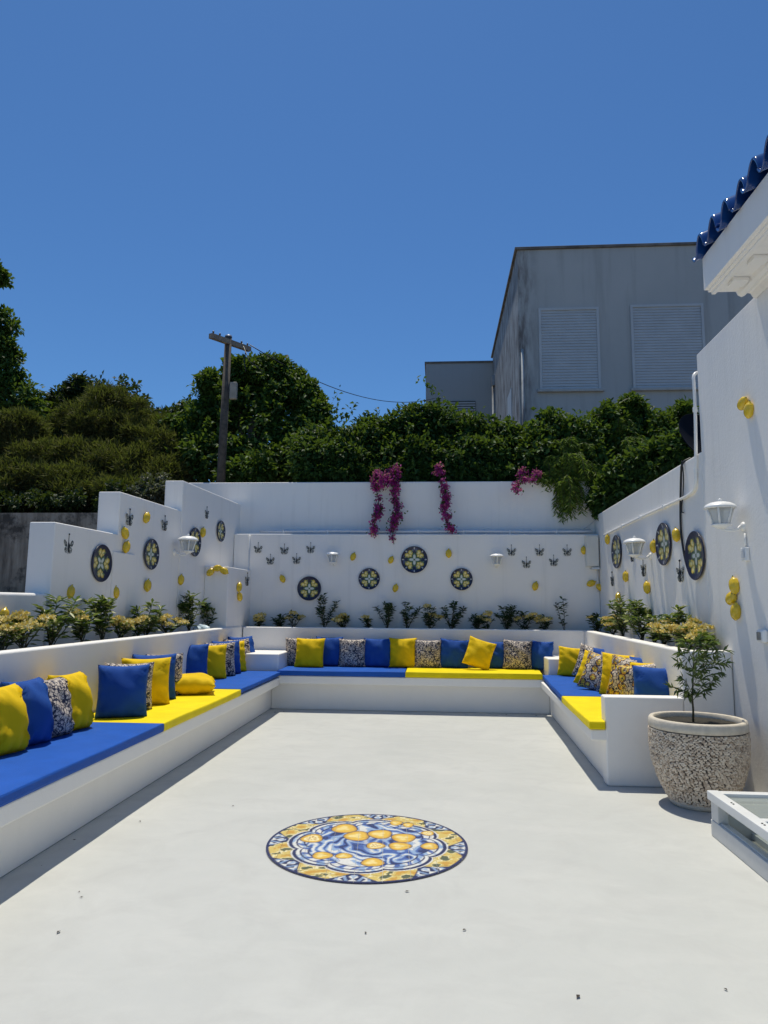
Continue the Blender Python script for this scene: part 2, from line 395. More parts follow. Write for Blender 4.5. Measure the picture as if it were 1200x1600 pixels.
sub(MB().plan([(rlip(END), END + .004), (rpl(END) - .002, END + .004), (rpl(LIPY) - .002, LIPY - .002), (rlip(LIPY), LIPY - .002)], .368, SEAT), b3).build('seat_slab', BENCHW, b3, bevel=.014)
sub(MB().plan([(rbase(END) - .015, END), (rpl(END) - .001, END), (rpl(END) - .001, END + .16), (rbase(END) - .015, END + .16)], 0, .735), b3).build('armrest', BENCHW, b3, bevel=.016)
tag(MB().plan([(LPX + .003, LIPY + .12), (LIPX - .05, LIPY + .12), (LIPX - .05, BPY - .003), (LPX + .003, BPY - .003)], SEAT + .026, .775).build('corner_block', BENCHW, recenter=True, bevel=.018), 'square white block in the bench corner beside the stepped wall', 'block')
tag(MB().plan([(rlip(10.2) + .125, LIPY + .12), (rpl(10.2) - .003, LIPY + .12), (rpl(BPY) - .003, BPY - .003), (rlip(10.2) + .125, BPY - .003)], SEAT + .026, .76).build('corner_block', BENCHW, recenter=True, bevel=.018), 'square white block in the bench corner beside the yellow pillow', 'block')

# ------------------------------------------------------------------ seat cushions
def seat(poly, z0, z1, mat, label):
    mb = MB(); c = np.array(poly).mean(0)
    n = len(poly); zs = [(z0, .0), (z0 + .012, .006), (z1 - .014, .006), (z1 - .004, .001), (z1, -.012)]
    def off(p, d): q = np.array(p) - c; L_ = np.linalg.norm(q); return c + q * (1 + d / L_)
    # subdivide outline for slight waviness
    pts = []
    rng = random.Random(hash(label) % 1000 if False else len(label) * 7 + int(abs(c[0]) * 100))
    for i in range(n):
        a, b_ = np.array(poly[i]), np.array(poly[(i + 1) % n]); m = max(1, int(np.linalg.norm(b_ - a) / .25))
        for j in range(m): pts.append(a + (b_ - a) * j / m)
    vs = []; m = len(pts); ph = rng.random() * 6
    for z, d in zs:
        for i, p in enumerate(pts):
            q = off(p, d + .003 * math.sin(i * 1.7 + ph)); vs.append((q[0], q[1], z + (.002 * math.sin(i * .9 + ph) if z > z0 else 0)))
    L_ = len(zs)
    fs = [(l * m + i, l * m + (i + 1) % m, (l + 1) * m + (i + 1) % m, (l + 1) * m + i) for l in range(L_ - 1) for i in range(m)]
    fs += [tuple(range(m))[::-1], tuple((L_ - 1) * m + i for i in range(m))]
    mb.add(vs, fs); o = mb.build('seat_cushion', mat, recenter=True, smooth=False)
    return tag(o, label, 'cushion')
CB = LPX + .02
seat([(CB, 2.0), (LIPX + .012, 2.0), (LIPX + .012, 5.74), (CB, 5.74)], SEAT + .003, CUSH, BLUE_SEAT, 'long blue seat cushion carrying the row of four leaning pillows')
seat([(CB, 5.757), (LIPX + .014, 5.757), (LIPX + .014, 8.02), (CB, 8.02)], SEAT + .003, CUSH + .004, YEL_SEAT, 'long yellow seat cushion with one yellow pillow lying flat on it')
seat([(CB, 8.035), (LIPX + .012, 8.035), (LIPX + .012, LIPY + .10), (CB, LIPY + .10)], SEAT + .003 + .026, CUSH + .012, BLUE_SEAT, 'blue seat cushion between long yellow cushion and white corner block')
seat([(LIPX - .03, LIPY - .01), (-.445, LIPY - .01), (-.445, BPY - .02), (LIPX - .03, BPY - .02)], SEAT + .028, .558, BLUE_SEAT, 'blue seat cushion on the bench under the hedge wall')
seat([(-.43, LIPY - .012), (rlip(LIPY) + .02, LIPY - .012), (rlip(LIPY) + .1, BPY - .02), (-.43, BPY - .02)], SEAT + .028, .562, YEL_SEAT, 'yellow seat cushion on the bench under the hedge wall')
seat([(rlip(7.95) - .01, 7.95), (rpl(7.95) - .02, 7.95), (rpl(10.1) - .02, LIPY + .10), (rlip(10.1) + .04, LIPY + .10)], SEAT + .003 + .026, CUSH + .014, BLUE_SEAT, 'blue seat cushion beside the yellow one on the short bench')
seat([(rlip(6.3) - .012, END - .006), (rbase(6.3) - .022, END - .006), (rbase(6.3) - .022, END + .17), (rpl(6.5) - .02, END + .17), (rpl(7.93) - .02, 7.93), (rlip(7.93) - .012, 7.93)], SEAT + .003, CUSH + .006, YEL_SEAT, 'yellow seat cushion notched round the armrest of the short bench')

# ------------------------------------------------------------------ scatter pillows
def pillow_mesh(seed, w=.45, h=.45, t=.17, mat=None, puff=1.0):
    rng = random.Random(seed); n = 22; vs = []; fs = []
    ph = [rng.uniform(0, 6.28) for _ in range(12)]; fr = [rng.uniform(5, 11) for _ in range(12)]
    idx = {}
    def pt(i, j, side):
        u = -1 + 2 * i / n; v = -1 + 2 * j / n
        au = 1 - u * u; av = 1 - v * v
        x = w / 2 * u * (1 - .075 * av * abs(u)); z = h / 2 * v * (1 - (.075 if v > 0 else .012) * au * abs(v))
        th = t / 2 * (max(au, 0) ** .42) * (max(av, 0) ** .42) * puff
        ed = math.exp(-((1 - abs(u)) * 4.5)) ; ed2 = math.exp(-((1 - abs(v)) * 4.5))
        wr = .013 * (ed * math.sin(fr[0] * v * 1.6 + ph[0] + 2 * u) + ed2 * math.sin(fr[1] * u * 1.6 + ph[1] + 2 * v)) * min(1, au * av * 8)
        wr += .009 * math.sin(fr[2] * (u * .7 + v) * .8 + ph[2]) * au * av + .006 * math.sin(fr[3] * (u - v * .6) * .7 + ph[3]) * au * av
        diag = abs(abs(u) - abs(v)); rr = math.hypot(u, v)
        wr += .016 * math.exp(-(diag * 6) ** 2) * math.exp(-((rr - 1.0) * 3) ** 2) * math.sin(ph[4] + 9 * diag * 3)
        y = side * (th + wr * (1 if th > .004 else 0))
        sag = -.02 * (1 - v) * .5 * au
        return (x, y, z + h / 2)
    for side in (-1, 1):
        for i in range(n + 1):
            for j in range(n + 1):
                edge = i in (0, n) or j in (0, n)
                key = (i, j, 0 if edge else side)
                if key not in idx: idx[key] = len(vs); vs.append(pt(i, j, 0 if edge else side))
    for side in (-1, 1):
        g_ = lambda i, j: idx[(i, j, 0 if (i in (0, n) or j in (0, n)) else side)]
        for i in range(n):
            for j in range(n):
                q = (g_(i, j), g_(i + 1, j), g_(i + 1, j + 1), g_(i, j + 1)); fs.append(q if side < 0 else q[::-1])
    mb = MB(); mb.v = vs; mb.f = fs
    return mb.mesh('pillow', mat, True, fix=False)
PM = {}
for kk, mm in (('b', BLUE_P), ('y', YEL_P), ('p', PRINT), ('w', PRINT_W)):
    PM[kk] = [pillow_mesh(s * 13 + ord(kk), .44 + .02 * (s % 2), .44 + .012 * s, .175 + .014 * s, mm) for s in range(3)]
pcount = 0
def pillow(kind, loc, yaw, lean, label, roll=0, sc=1.0, group=None):
    global pcount; pcount += 1
    o = bpy.data.objects.new('scatter_pillow', PM[kind][pcount % 3]); COL.objects.link(o)
    o.location = loc; o.rotation_euler = (-R(lean), R(roll), R(yaw)); o.scale = (sc,) * 3 if not isinstance(sc, tuple) else sc
    return tag(o, label, 'pillow', group)
def pb(kind, px, py, z, yaw, lean, label, roll=0, sc=1.0, dz=0):
    p = onz(px, py, z); p.z = z + dz - .004; return pillow(kind, p, yaw, lean, label, roll, sc)
# the four that lean on the planter wall, on the blue cushion
for kk, yy, lab in (('y', 4.49, 'yellow pillow at the outer end of the row of four, next to a blue one'),
                    ('b', 4.79, 'blue pillow between a yellow and a flower-print pillow in the row of four'),
                    ('p', 5.08, 'flower-print pillow between a blue and a yellow pillow in the row of four'),
                    ('y', 5.37, 'yellow pillow beside the flower-print one at the yellow cushion seam')):
    pillow(kk, (LPX + .29, yy, CUSH - .008), 77, 17, lab, 0, (.76, 1.5, 1.0))
# the row fanned out on the long yellow cushion
C2 = CUSH + .004
pb('b', 189, 1121, C2, 22, 8, 'blue pillow in front of the fanned row on the long yellow cushion', sc=.96)
pb('p', 199, 1110, C2, 24, 9, 'flower-print pillow directly behind the foremost blue pillow on yellow cushion', sc=.98)
pb('y', 226, 1102, C2, 26, 10, 'yellow pillow in the middle of the fanned row on the long yellow cushion')
pb('b', 240, 1094, C2, 30, 11, 'blue pillow behind the yellow one in the fanned row on yellow cushion', sc=1.0)
pb('p', 254, 1087.5, C2, 34, 13, 'flower-print pillow at the rear of the fanned row on yellow cushion', sc=1.02)
p = onz(306, 1083, C2); p.z = C2 + .085
o = pillow('y', p, 12, 0, 'yellow pillow lying flat on the long yellow cushion', 0, (1.08, 1.2, .95)); o.rotation_euler = (R(-90), 0, R(18))
o.location = (p.x + .03, p.y - .22, C2 + .095)
# the row by the corner
C3 = CUSH + .012
for kk, px, py, yw, ln, sc, lab in (
    ('b', 296, 1065, 20, 8, 1.0, 'blue pillow foremost in the corner row next to a yellow one'),
    ('y', 327, 1061, 26, 9, 1.0, 'yellow pillow second in the corner row, behind a blue one'),
    ('p', 342, 1057, 34, 10, 1.0, 'flower-print pillow between yellow and blue in the corner row'),
    ('b', 354, 1053.5, 42, 11, 1.0, 'blue pillow behind a flower-print one in the corner row'),
    ('y', 365, 1050, 48, 12, 1.0, 'yellow pillow squeezed between two others near the corner block'),
    ('p', 374, 1047.5, 54, 13, 1.02, 'flower-print pillow last but one before the corner block'),
    ('b', 382, 1045.5, 56, 14, 1.06, 'blue pillow last in its row against the white corner block')):
    pb(kk, px, py, C3, yw, ln, lab, sc=sc)
# under the hedge wall
C4 = .560
def pback(kind, px, label, y=10.80, lean=12, yaw=0, roll=0, sc=.97, dz=0):
    q = ony(px, 1000, y); return pillow(kind, (q.x, y, C4 + dz - .004), yaw, lean, label, roll, sc)
pback('p', 466, 'flower-print pillow half hidden behind a yellow one under the hedge wall', 10.84, 9)
pback('y', 483, 'yellow pillow standing in front of a flower-print and a blue pillow', 10.58, 14, -4, 0, .98)
pback('b', 514, 'blue pillow between a yellow and a flower-print pillow under the hedge wall', 10.82, 10)
pback('p', 550, 'flower-print pillow between two blue pillows under the hedge wall', 10.76, 12)
pback('b', 590, 'blue pillow between a flower-print and a yellow pillow on the cushion seam', 10.79, 11)
pback('y', 629, 'upright yellow pillow between a blue and a flower-print pillow', 10.78, 11)
pback('p', 668, 'flower-print pillow between upright yellow pillow and a blue one', 10.77, 12)
pback('b', 708, 'blue pillow beside the tilted yellow pillow under the hedge wall', 10.79, 11, 0, 4)
pback('y', 742, 'yellow pillow tilted on one corner in front of two blue ones', 10.55, 20, -6, 17, .93, .045)
pback('b', 775, 'blue pillow half behind the tilted yellow pillow', 10.83, 10, 0, -2, .93)
pback('p', 808, 'flower-print pillow last but one under the hedge wall', 10.76, 13, 6, 4)
pback('b', 842, 'blue pillow turned sideways, last in the row under the hedge wall', 10.74, 12, -48, 0, .93)
# on the short bench
C5 = CUSH + .014; C6 = CUSH + .006
for kk, px, py, z5, yw, ln, rl, sc, lab in (
    ('y', 894, 1057, C5, -12, 14, 4, .93, 'yellow pillow leaning on the corner block of the short bench'),
    ('p', 919, 1061, C5, -30, 20, 12, 1.0, 'flower-print pillow beside the one leaning on the corner block'),
    ('b', 944, 1064, C5, -38, 20, 0, .95, 'blue pillow mostly hidden among prints on the short bench'),
    ('y', 921, 1074, C5, -36, 24, 13, .98, 'yellow pillow thinly showing behind a warm print pillow on the short bench'),
    ('w', 930, 1079, C5, -34, 23, 12, .98, 'warm lemon-print pillow leaning over the cushion seam of short bench'),
    ('p', 960, 1084, C6, -34, 16, 4, .98, 'flower-print pillow thinly showing behind the upright yellow one'),
    ('y', 968, 1088, C6, -34, 13, 2, 1.06, 'yellow pillow upright between warm print pillows on the short bench'),
    ('w', 979, 1094, C6, -34, 13, 7, 1.0, 'warm lemon-print pillow next to the upright yellow pillow'),
    ('b', 1012, 1097, C6, -36, 15, 0, 1.0, 'blue pillow peeping out behind the warm print pillows'),
    ('w', 1008, 1106, C6, -14, 8, -6, .96, 'warm lemon-print pillow next to the blue one behind the armrest'),
    ('y', 1024, 1106, C6, -28, 12, -3, .98, 'yellow pillow hidden behind the blue one at the armrest'),
    ('b', 1025, 1115, C6, -10, 8, 2, .92, 'blue pillow standing just behind the armrest of short bench')):
    pb(kk, px, py, z5, yw, ln, lab, rl, sc)

# ------------------------------------------------------------------ printed tile medallion in the floor
def fbm(x, y, s, seed=0):
    rs = np.random.RandomState(seed); o = np.zeros_like(x); a = 1.0
    for k in range(4):
        for j in range(3):
            t = rs.uniform(0, 6.28); f_ = s * (1.9 ** k) * rs.uniform(.7, 1.3)
            o += a * np.sin((x * math.cos(t) + y * math.sin(t)) * f_ + rs.uniform(0, 6.28)) / 3
        a *= .55
    return o
MC = (-.435, 4.635); MR = .628
def mixc(c, col, w): return c * (1 - w[:, None]) + np.array(col)[None] * w[:, None]
def sst(a, b_, x): t = np.clip((x - a) / (b_ - a), 0, 1); return t * t * (3 - 2 * t)
NAVY, MID, LIGHT, CREAM_, YEL_, ORG = (.012, .02, .09), (.06, .12, .36), (.27, .39, .58), (.68, .68, .64), (.62, .47, .13), (.55, .31, .05)
MLEM = [(475, 160, 66, 24), (540, 200, 66, 26), (665, 190, 63, 24), (790, 210, 63, 24), (770, 255, 60, 21), (640, 252, 50, 18),
        (625, 342, 60, 23), (930, 255, 46, 19), (920, 185, 34, 13), (815, 140, 28, 13), (750, 130, 33, 13), (355, 305, 54, 20), (470, 307, 46, 15), (300, 213, 58, 23)]
def med_paint(X, Y):
    x, y = X / MR, Y / MR; r = np.hypot(x, y); th = np.arctan2(y, x)
    wx, wy = x + .09 * fbm(x, y, 6, 1), y + .09 * fbm(x, y, 6, 2)
    s = .55 * fbm(wx, wy, 15, 3) + .75 * np.sin(13 * fbm(wx, wy, 4.4, 4) + 6 * x)
    c = np.tile(np.array(LIGHT), (len(x), 1))
    c = mixc(c, CREAM_, sst(.42, .55, s)); c = mixc(c, MID, sst(-.12, -.22, s)); c = mixc(c, NAVY, sst(-.62, -.74, s) * .85); c = mixc(c, MID, sst(.04, .0, np.abs(s - .55)) * .8)
    c = mixc(c, MID, sst(.25, .10, r) * .4)
    sc_ = np.abs(np.cos(4 * th + .3)) ** .5
    rs_ = .675 + .085 * sc_; q_ = r - rs_
    band = sst(-.135, -.125, q_)
    c = mixc(c, CREAM_, band)
    c = mixc(c, LIGHT, band * sst(.1, .4, fbm(x, y, 34, 9)))
    c = mixc(c, MID, band * sst(.25, .5, np.sin(32 * th + 30 * q_)) * sst(-.05, -.07, q_))
    c = mixc(c, NAVY, sst(-.14, -.132, q_) * sst(-.115, -.122, q_))
    c = mixc(c, NAVY, sst(-.062, -.055, q_) * sst(-.038, -.045, q_))
    c = mixc(c, NAVY, sst(-.008, .0, q_))
    c = mixc(c, CREAM_, sst(.030, .036, q_) * sst(.052, .046, q_))
    yb = sst(.046, .054, q_)
    c = mixc(c, YEL_, yb)
    lf = fbm(x, y, 28, 5) + .35 * np.sin(30 * th + 24 * r)
    c = mixc(c, (.09, .11, .06), yb * sst(.42, .54, lf)); c = mixc(c, ORG, yb * sst(-.45, -.62, lf)); c = mixc(c, (.78, .72, .46), yb * sst(.10, .20, lf) * sst(.40, .30, lf))
    d = np.abs(((th / (2 * math.pi) * 8 + .5 + .05) % 1) - .5) / 8 * 2 * math.pi
    edge = .235 - 1.1 * np.clip(.97 - r, 0, 1)
    c = mixc(c, NAVY, sst(0, -.012, d - edge) * sst(.80, .81, r))
    cart = sst(-.018, -.034, d - edge) * sst(.83, .84, r)
    c = mixc(c, CREAM_, cart * sst(.0, .25, np.cos(d * 48) + .8 * np.sin((r - .85) * 60)))
    c = mixc(c, LIGHT, cart * sst(.35, .6, np.sin(d * 70 + r * 30)) * .8)
    c = mixc(c, NAVY, sst(.968, .976, r))
    for i, (u, v, a, b_) in enumerate(MLEM):
        p0 = onz(400 + u / 3.4286, 1250 + v / 3.4286, 0); p1 = onz(400 + (u + a) / 3.4286, 1250 + v / 3.4286, 0); p2 = onz(400 + u / 3.4286, 1250 + (v + b_) / 3.4286, 0)
        cx, cy = p0.x - MC[0], p0.y - MC[1]; ra = abs(p1.x - p0.x); rb = abs(p2.y - p0.y)
        q = ((X - cx) / ra) ** 2 + ((Y - cy) / rb) ** 2 + .12 * np.sin(3 * np.arctan2(Y - cy, X - cx) + i)
        c = mixc(c, NAVY, sst(1.22, 1.10, q)); c = mixc(c, ORG, sst(1.05, .95, q)); c = mixc(c, (.74, .47, .06), sst(.85, .55, q)); c = mixc(c, (.82, .66, .26), sst(.35, .05, q + .25 * (X - cx) / ra))
        if i in (13, 5, 8):
            c = mixc(c, (.85, .74, .40), sst(.5, .42, q)); c = mixc(c, ORG, sst(.28, .22, q) * sst(.0, .3, np.cos(8 * np.arctan2(Y - cy, X - cx))))
    return np.clip(c, 0, 1)
med = thing('tile_medallion', (MC[0], MC[1], 0), 'round blue and yellow tile medallion painted with lemons, set in the floor', 'tile mural')
gd = MB(); nseg = 96
gd.add([(0, 0, .004)] + [(MR * 1.003 * math.cos(2 * math.pi * i / nseg), MR * 1.003 * math.sin(2 * math.pi * i / nseg), .004) for i in range(nseg)], [(0, i + 1, (i + 1) % nseg + 1) for i in range(nseg)])
gd.build('grout', m_plain('pale grout', (.46, .46, .44), .8, .1, 30), med, fix=False)
TS, NG = .157, 26
ROT = R(4)
for a in range(-4, 5):
    for b_ in range(-4, 5):
        x0, y0 = (a - .5) * TS + .02, (b_ - .5) * TS + .03
        near = math.hypot(max(0, abs(x0 + TS / 2) - TS / 2), max(0, abs(y0 + TS / 2) - TS / 2))
        if near > MR - .006: continue
        gx = np.linspace(x0 + .0012, x0 + TS - .0012, NG + 1); XX, YY = np.meshgrid(gx, gx - x0 + y0, indexing='ij')
        XX, YY = XX.ravel(), YY.ravel()
        XX, YY = XX * math.cos(ROT) - YY * math.sin(ROT), XX * math.sin(ROT) + YY * math.cos(ROT)
        rr = np.hypot(XX, YY); k_ = np.minimum(1, MR / np.maximum(rr, 1e-6)); XX, YY = XX * k_, YY * k_
        m = NG + 1
        vs = [(float(p), float(q), .0085) for p, q in zip(XX, YY)]
        fs = []
        for i in range(NG):
            for j in range(NG):
                q = (i * m + j, (i + 1) * m + j, (i + 1) * m + j + 1, i * m + j + 1)
                ar = abs((XX[q[2]] - XX[q[0]]) * (YY[q[3]] - YY[q[1]]) - (XX[q[3]] - XX[q[1]]) * (YY[q[2]] - YY[q[0]]))
                if ar > 1e-7: fs.append(q)
        if len(fs) < 6: continue
        ring = [i * m for i in range(m)] + [NG * m + j for j in range(1, m)] + [i * m + NG for i in range(NG - 1, -1, -1)] + [j for j in range(NG - 1, 0, -1)]
        base = len(vs); vs += [(vs[i][0], vs[i][1], .002) for i in ring]
        for i in range(len(ring)):
            j = (i + 1) % len(ring); fs.append((ring[i], base + i, base + j, ring[j]))
        me = bpy.data.meshes.new('tile'); me.from_pydata(vs, [], fs); me.materials.append(FLOORTILE)
        col = np.ones((len(vs), 4), np.float32); XA = np.array([v[0] for v in vs]); YA = np.array([v[1] for v in vs]); col[:, :3] = med_paint(XA, YA)
        at = me.color_attributes.new('paint', 'FLOAT_COLOR', 'POINT'); at.data.foreach_set('color', col.ravel())
        place('tile', me, med)

# ------------------------------------------------------------------ wall ornaments
def fr_left(px, py): return online(px, py, SL0, SLS), math.atan2(1, SLS)
def fr_back(px, py): return ony(px, py, BWY), 0.0
def fr_right(px, py): return online(px, py, RW0, RWS), -math.atan2(1, RWS)
def fr_block(px, py): return ony(px, py, 10.3), 0.0

def plate_paint(x, z, rot, style):
    xr, zr = x * math.cos(rot) - z * math.sin(rot), x * math.sin(rot) + z * math.cos(rot)
    r = np.hypot(xr, zr); th = np.arctan2(zr, xr)
    c = np.tile(np.array((.008, .011, .045)), (len(x), 1))
    if style: c = mixc(c, (.05, .07, .17), sst(.35, .6, fbm(xr, zr, 9, 7)) * sst(.90, .86, r))
    d8 = np.abs(((th / (2 * math.pi) * 8 + .5) % 1) - .5)
    if style: c = mixc(c, (.62, .64, .62), sst(.09, .07, np.hypot((r - .86), d8 * .68 * 2)) )
    star = r / (.20 + .20 * np.abs(np.cos(2 * th)) ** 3)
    c = mixc(c, (.66, .68, .64), sst(1.08, .98, star))
    c = mixc(c, (.08, .16, .06), sst(.08, .05, np.abs(star - 1.15) * r))
    for k_ in range(4):
        a = math.pi / 4 + k_ * math.pi / 2
        for dr, da, rx, rz in ((.61, .23, .19, .145), (.59, -.26, .18, .145), (.43, .0, .115, .095)):
            cx, cz = dr * math.cos(a + da), dr * math.sin(a + da); ta = a + da * 1.8
            u = (xr - cx) * math.cos(ta) + (zr - cz) * math.sin(ta); v = -(xr - cx) * math.sin(ta) + (zr - cz) * math.cos(ta)
            q = (u / rx) ** 2 + (v / rz) ** 2
            c = mixc(c, (.10, .13, .03), sst(1.55, 1.4, q)); c = mixc(c, (.74, .54, .07), sst(1.12, 1.0, q)); c = mixc(c, (.84, .74, .34), sst(.6, .15, q))
        for da in (-.5, .5):
            cx, cz = .66 * math.cos(a + da), .66 * math.sin(a + da); ta = a + da * 2.4
            u = (xr - cx) * math.cos(ta) + (zr - cz) * math.sin(ta); v = -(xr - cx) * math.sin(ta) + (zr - cz) * math.cos(ta)
            c = mixc(c, (.16, .24, .10), sst(1.1, .9, (u / .13) ** 2 + (v / .045) ** 2) * .9)
    return np.clip(c, 0, 1)
def plate_mesh(rot, style):
    nr, ns = 44, 88
    prof = [(k_ / nr) for k_ in range(nr + 1)]
    vs = [(0, -.006, 0)]; fs = []
    def dep(t): return -.006 - .020 * max(0, (t - .55) / .45) ** 1.3       # dished: the rim stands forward
    for t in prof[1:]:
        for s in range(ns):
            a = 2 * math.pi * s / ns; vs.append((t * math.cos(a), dep(t) / .19, t * math.sin(a)))
    for s in range(ns): fs.append((0, 1 + s, 1 + (s + 1) % ns))
    for i in range(nr - 1):
        for s in range(ns):
            a0 = 1 + i * ns; fs.append((a0 + s, a0 + ns + s, a0 + ns + (s + 1) % ns, a0 + (s + 1) % ns))
    vs[0] = (0, dep(0) / .19, 0)
    l = len(vs) - ns
    for t, y in ((1.012, -.020), (1.0, -.012), (.6, .0)):
        b0 = len(vs)
        for s in range(ns): a = 2 * math.pi * s / ns; vs.append((t * math.cos(a), y / .19, t * math.sin(a)))
        for s in range(ns): fs.append((l + s, b0 + s, b0 + (s + 1) % ns, l + (s + 1) % ns))
        l = b0
    me = bpy.data.meshes.new('plate'); me.from_pydata(vs, [], fs); me.materials.append(GLAZE)
    A = np.array(vs); col = np.ones((len(vs), 4), np.float32); col[:, :3] = plate_paint(A[:, 0], A[:, 2], rot, style)
    at = me.color_attributes.new('paint', 'FLOAT_COLOR', 'POINT'); at.data.foreach_set('color', col.ravel())
    me.polygons.foreach_set('use_smooth', [True] * len(me.polygons)); return me
PL_A, PL_B = plate_mesh(0, 1), plate_mesh(math.pi / 4, 0)
PL_C = plate_mesh(0, 0)
def plate(fr, px, py, rad, me, label):
    p, yw = fr(px, py); n = Vector((math.sin(yw), -math.cos(yw), 0)); p = p + n * .010
    o = bpy.data.objects.new('wall_plate', me); COL.objects.link(o); o.location = p; o.rotation_euler = (0, 0, yw); o.scale = (rad, .19, rad)
    return tag(o, label, 'plate')
plate(fr_left, 155.5, 880, .200, PL_B, 'navy plate with a cross of lemons on the lowest step of the stepped wall')
plate(fr_left, 234, 866, .190, PL_A, 'navy lemon plate low on the stepped wall between two butterflies')
plate(fr_left, 302, 847, .205, PL_A, 'navy lemon plate partly behind the lantern on the stepped wall')
plate(fr_left, 343, 830, .165, PL_A, 'smallest navy lemon plate near the top of the stepped wall')
plate(fr_back, 483.5, 919.5, .195, PL_C, 'plain-rimmed navy lemon plate, lowest on the hedge wall')
plate(fr_back, 577, 904.5, .172, PL_A, 'navy lemon plate hanging between the lowest and the highest plate of hedge wall')
plate(fr_back, 647.5, 874.5, .215, PL_A, 'largest navy lemon plate, highest in the middle of the hedge wall')
plate(fr_back, 721, 905, .176, PL_A, 'navy lemon plate on the hedge wall between the largest plate and a lantern')
plate(fr_right, 966, 862, .235, PL_A, 'navy lemon plate on the house wall close to the electric box')
plate(fr_right, 1040, 850, .235, PL_A, 'navy lemon plate in the middle of the house wall, beside the cable')
plate(fr_right, 1090, 868, .235, PL_C, 'plain-rimmed navy lemon plate on the house wall beyond the hanging cable end')

# ceramic lemons
def lemon_mesh(seed):
    rng = random.Random(seed); prof = []
    n = 16
    for i in range(n + 1):
        t = i / n; a = math.pi * t
        r_ = .047 * math.sin(a) ** .8
        z = -.062 * math.cos(a)
        if t > .84: z += .016 * (t - .84) / .16; r_ *= .72
        if t < .12: z -= .006; r_ *= .8
        prof.append((max(r_, .0012), z))
    mb = MB(); mb.lathe(prof, 18, close=True)
    mb.v = [(v[0] * (1 + .05 * math.sin(9 * v[2] * 20 + seed)), v[1] * .80, v[2]) for v in mb.v]
    return mb.mesh('body', LEMON, True)
LM = [lemon_mesh(s) for s in range(3)]
stemmb = MB().tube([(0, 0, .060), (.003, -.002, .070), (.008, -.003, .078)], [.006, .004, .005], 6); STEMM = stemmb.mesh('stem', LEMLEAF, True)
lc = 0
def lemon(fr, px, py, label, tilts=((0, 0, 12),), sc=1.0, group=None):
    global lc
    p, yw = fr(px, py); n = Vector((math.sin(yw), -math.cos(yw), 0))
    t = thing('ceramic_lemon', p + n * .024 * sc, label, 'lemon ornament', yw, group)
    for dx, dz, rl in tilts:
        lc += 1
        b0 = place('body', LM[lc % 3], t, (dx, -.004 * (lc % 2), dz), (0, R(rl), 0), sc)
        place('stem', STEMM, b0)
    return t
lemon(fr_left, 2, 962, 'single ceramic lemon on the low wall before the stepped wall', ((0, 0, 10),), 1.0)
lemon(fr_left, 107, 925, 'ceramic lemon low on the lowest step, before the cross-of-lemons plate', ((0, 0, 14),), 1.0)
lemon(fr_left, 177, 926, 'ceramic lemon low on the lowest step, beyond the cross-of-lemons plate', ((0, 0, -8),), 1.05)
lemon(fr_left, 193, 845, 'pair of ceramic lemons at the edge where the second step starts', ((-.02, .085, -30), (.02, -.07, 18)), 1.1)
lemon(fr_left, 226, 809, 'ceramic lemon high on the second step between two butterflies', ((0, 0, 25),), 1.1)
lemon(fr_left, 227, 915, 'ceramic lemon below the plate of the second step', ((0, 0, 8),), 1.15)
lemon(fr_left, 280, 906, 'ceramic lemon under the lantern of the stepped wall', ((0, 0, 10),), 1.1)
lemon(fr_left, 314, 832, 'ceramic lemon between the lantern and the smallest plate', ((0, 0, 10),), 1.15)
lemon(fr_block, 340, 891, 'cluster of three ceramic lemons on the front of the corner pier', ((-.10, -.03, 48), (.005, .03, 80), (.105, -.01, 118)), 1.05)
t_ = lemon(fr_block, 371, 925, 'hanging pair of ceramic lemons on the side of the corner pier', ((-.02, .075, 18), (.035, -.075, -28)), 1.15)
t_.location = (-3.045, 10.78, ony(371, 925, 10.8).z); t_.rotation_euler = (0, 0, R(88))
lemon(fr_back, 442, 904.5, 'ceramic lemon left alone under the butterflies near the stepped wall', ((0, 0, -25),), 1.0)
lemon(fr_back, 552, 870, 'ceramic lemon beside the lantern that hangs nearer the stepped wall', ((0, 0, 20),), 1.0)
lemon(fr_back, 611, 875, 'ceramic lemon just beside the largest plate, facing the stepped wall', ((0, 0, 25),), .95)
lemon(fr_back, 618, 919, 'ceramic lemon on the hedge wall below the largest plate', ((0, 0, 15),), 1.0)
lemon(fr_back, 701, 865, 'ceramic lemon above the plate next to the lantern nearer the house', ((0, 0, 0),), 1.08)
lemon(fr_back, 836, 916, 'ceramic lemon alone below the butterflies near the electric box', ((0, 0, 15),), 1.08)
lemon(fr_back, 911.5, 860, 'ceramic lemon half behind the edge of the electric box', ((0, 0, 0),), 1.0)
lemon(fr_back, 930, 914, 'pair of ceramic lemons on the hedge wall beneath the electric box', ((-.07, .025, 68), (.07, -.04, 128)), 1.1)
lemon(fr_right, 952, 843, 'ceramic lemon at the far end of the house wall near the box', ((0, 0, 10),), 1.1)
lemon(fr_right, 981, 901, 'ceramic lemon on the house wall below the first plate', ((0, 0, 8),), 1.1)
lemon(fr_right, 969, 934, 'ceramic lemon just above the shrubs of the house wall', ((0, 0, -8),), 1.1)
lemon(fr_right, 1015, 918, 'ceramic lemon on the house wall below the far lantern', ((0, 0, -10),), 1.15)
lemon(fr_right, 1025, 854, 'ceramic lemon between the far lantern and the middle plate of house wall', ((0, 0, 10),), 1.15)
lemon(fr_right, 1061, 836, 'ceramic lemon touching the black cable on the house wall', ((0, 0, -10),), 1.1)
lemon(fr_right, 1151, 934, 'cluster of three ceramic lemons under the near lantern and switch box', ((.03, .10, -14), (-.035, -.005, 62), (.03, -.115, 12)), 1.1)
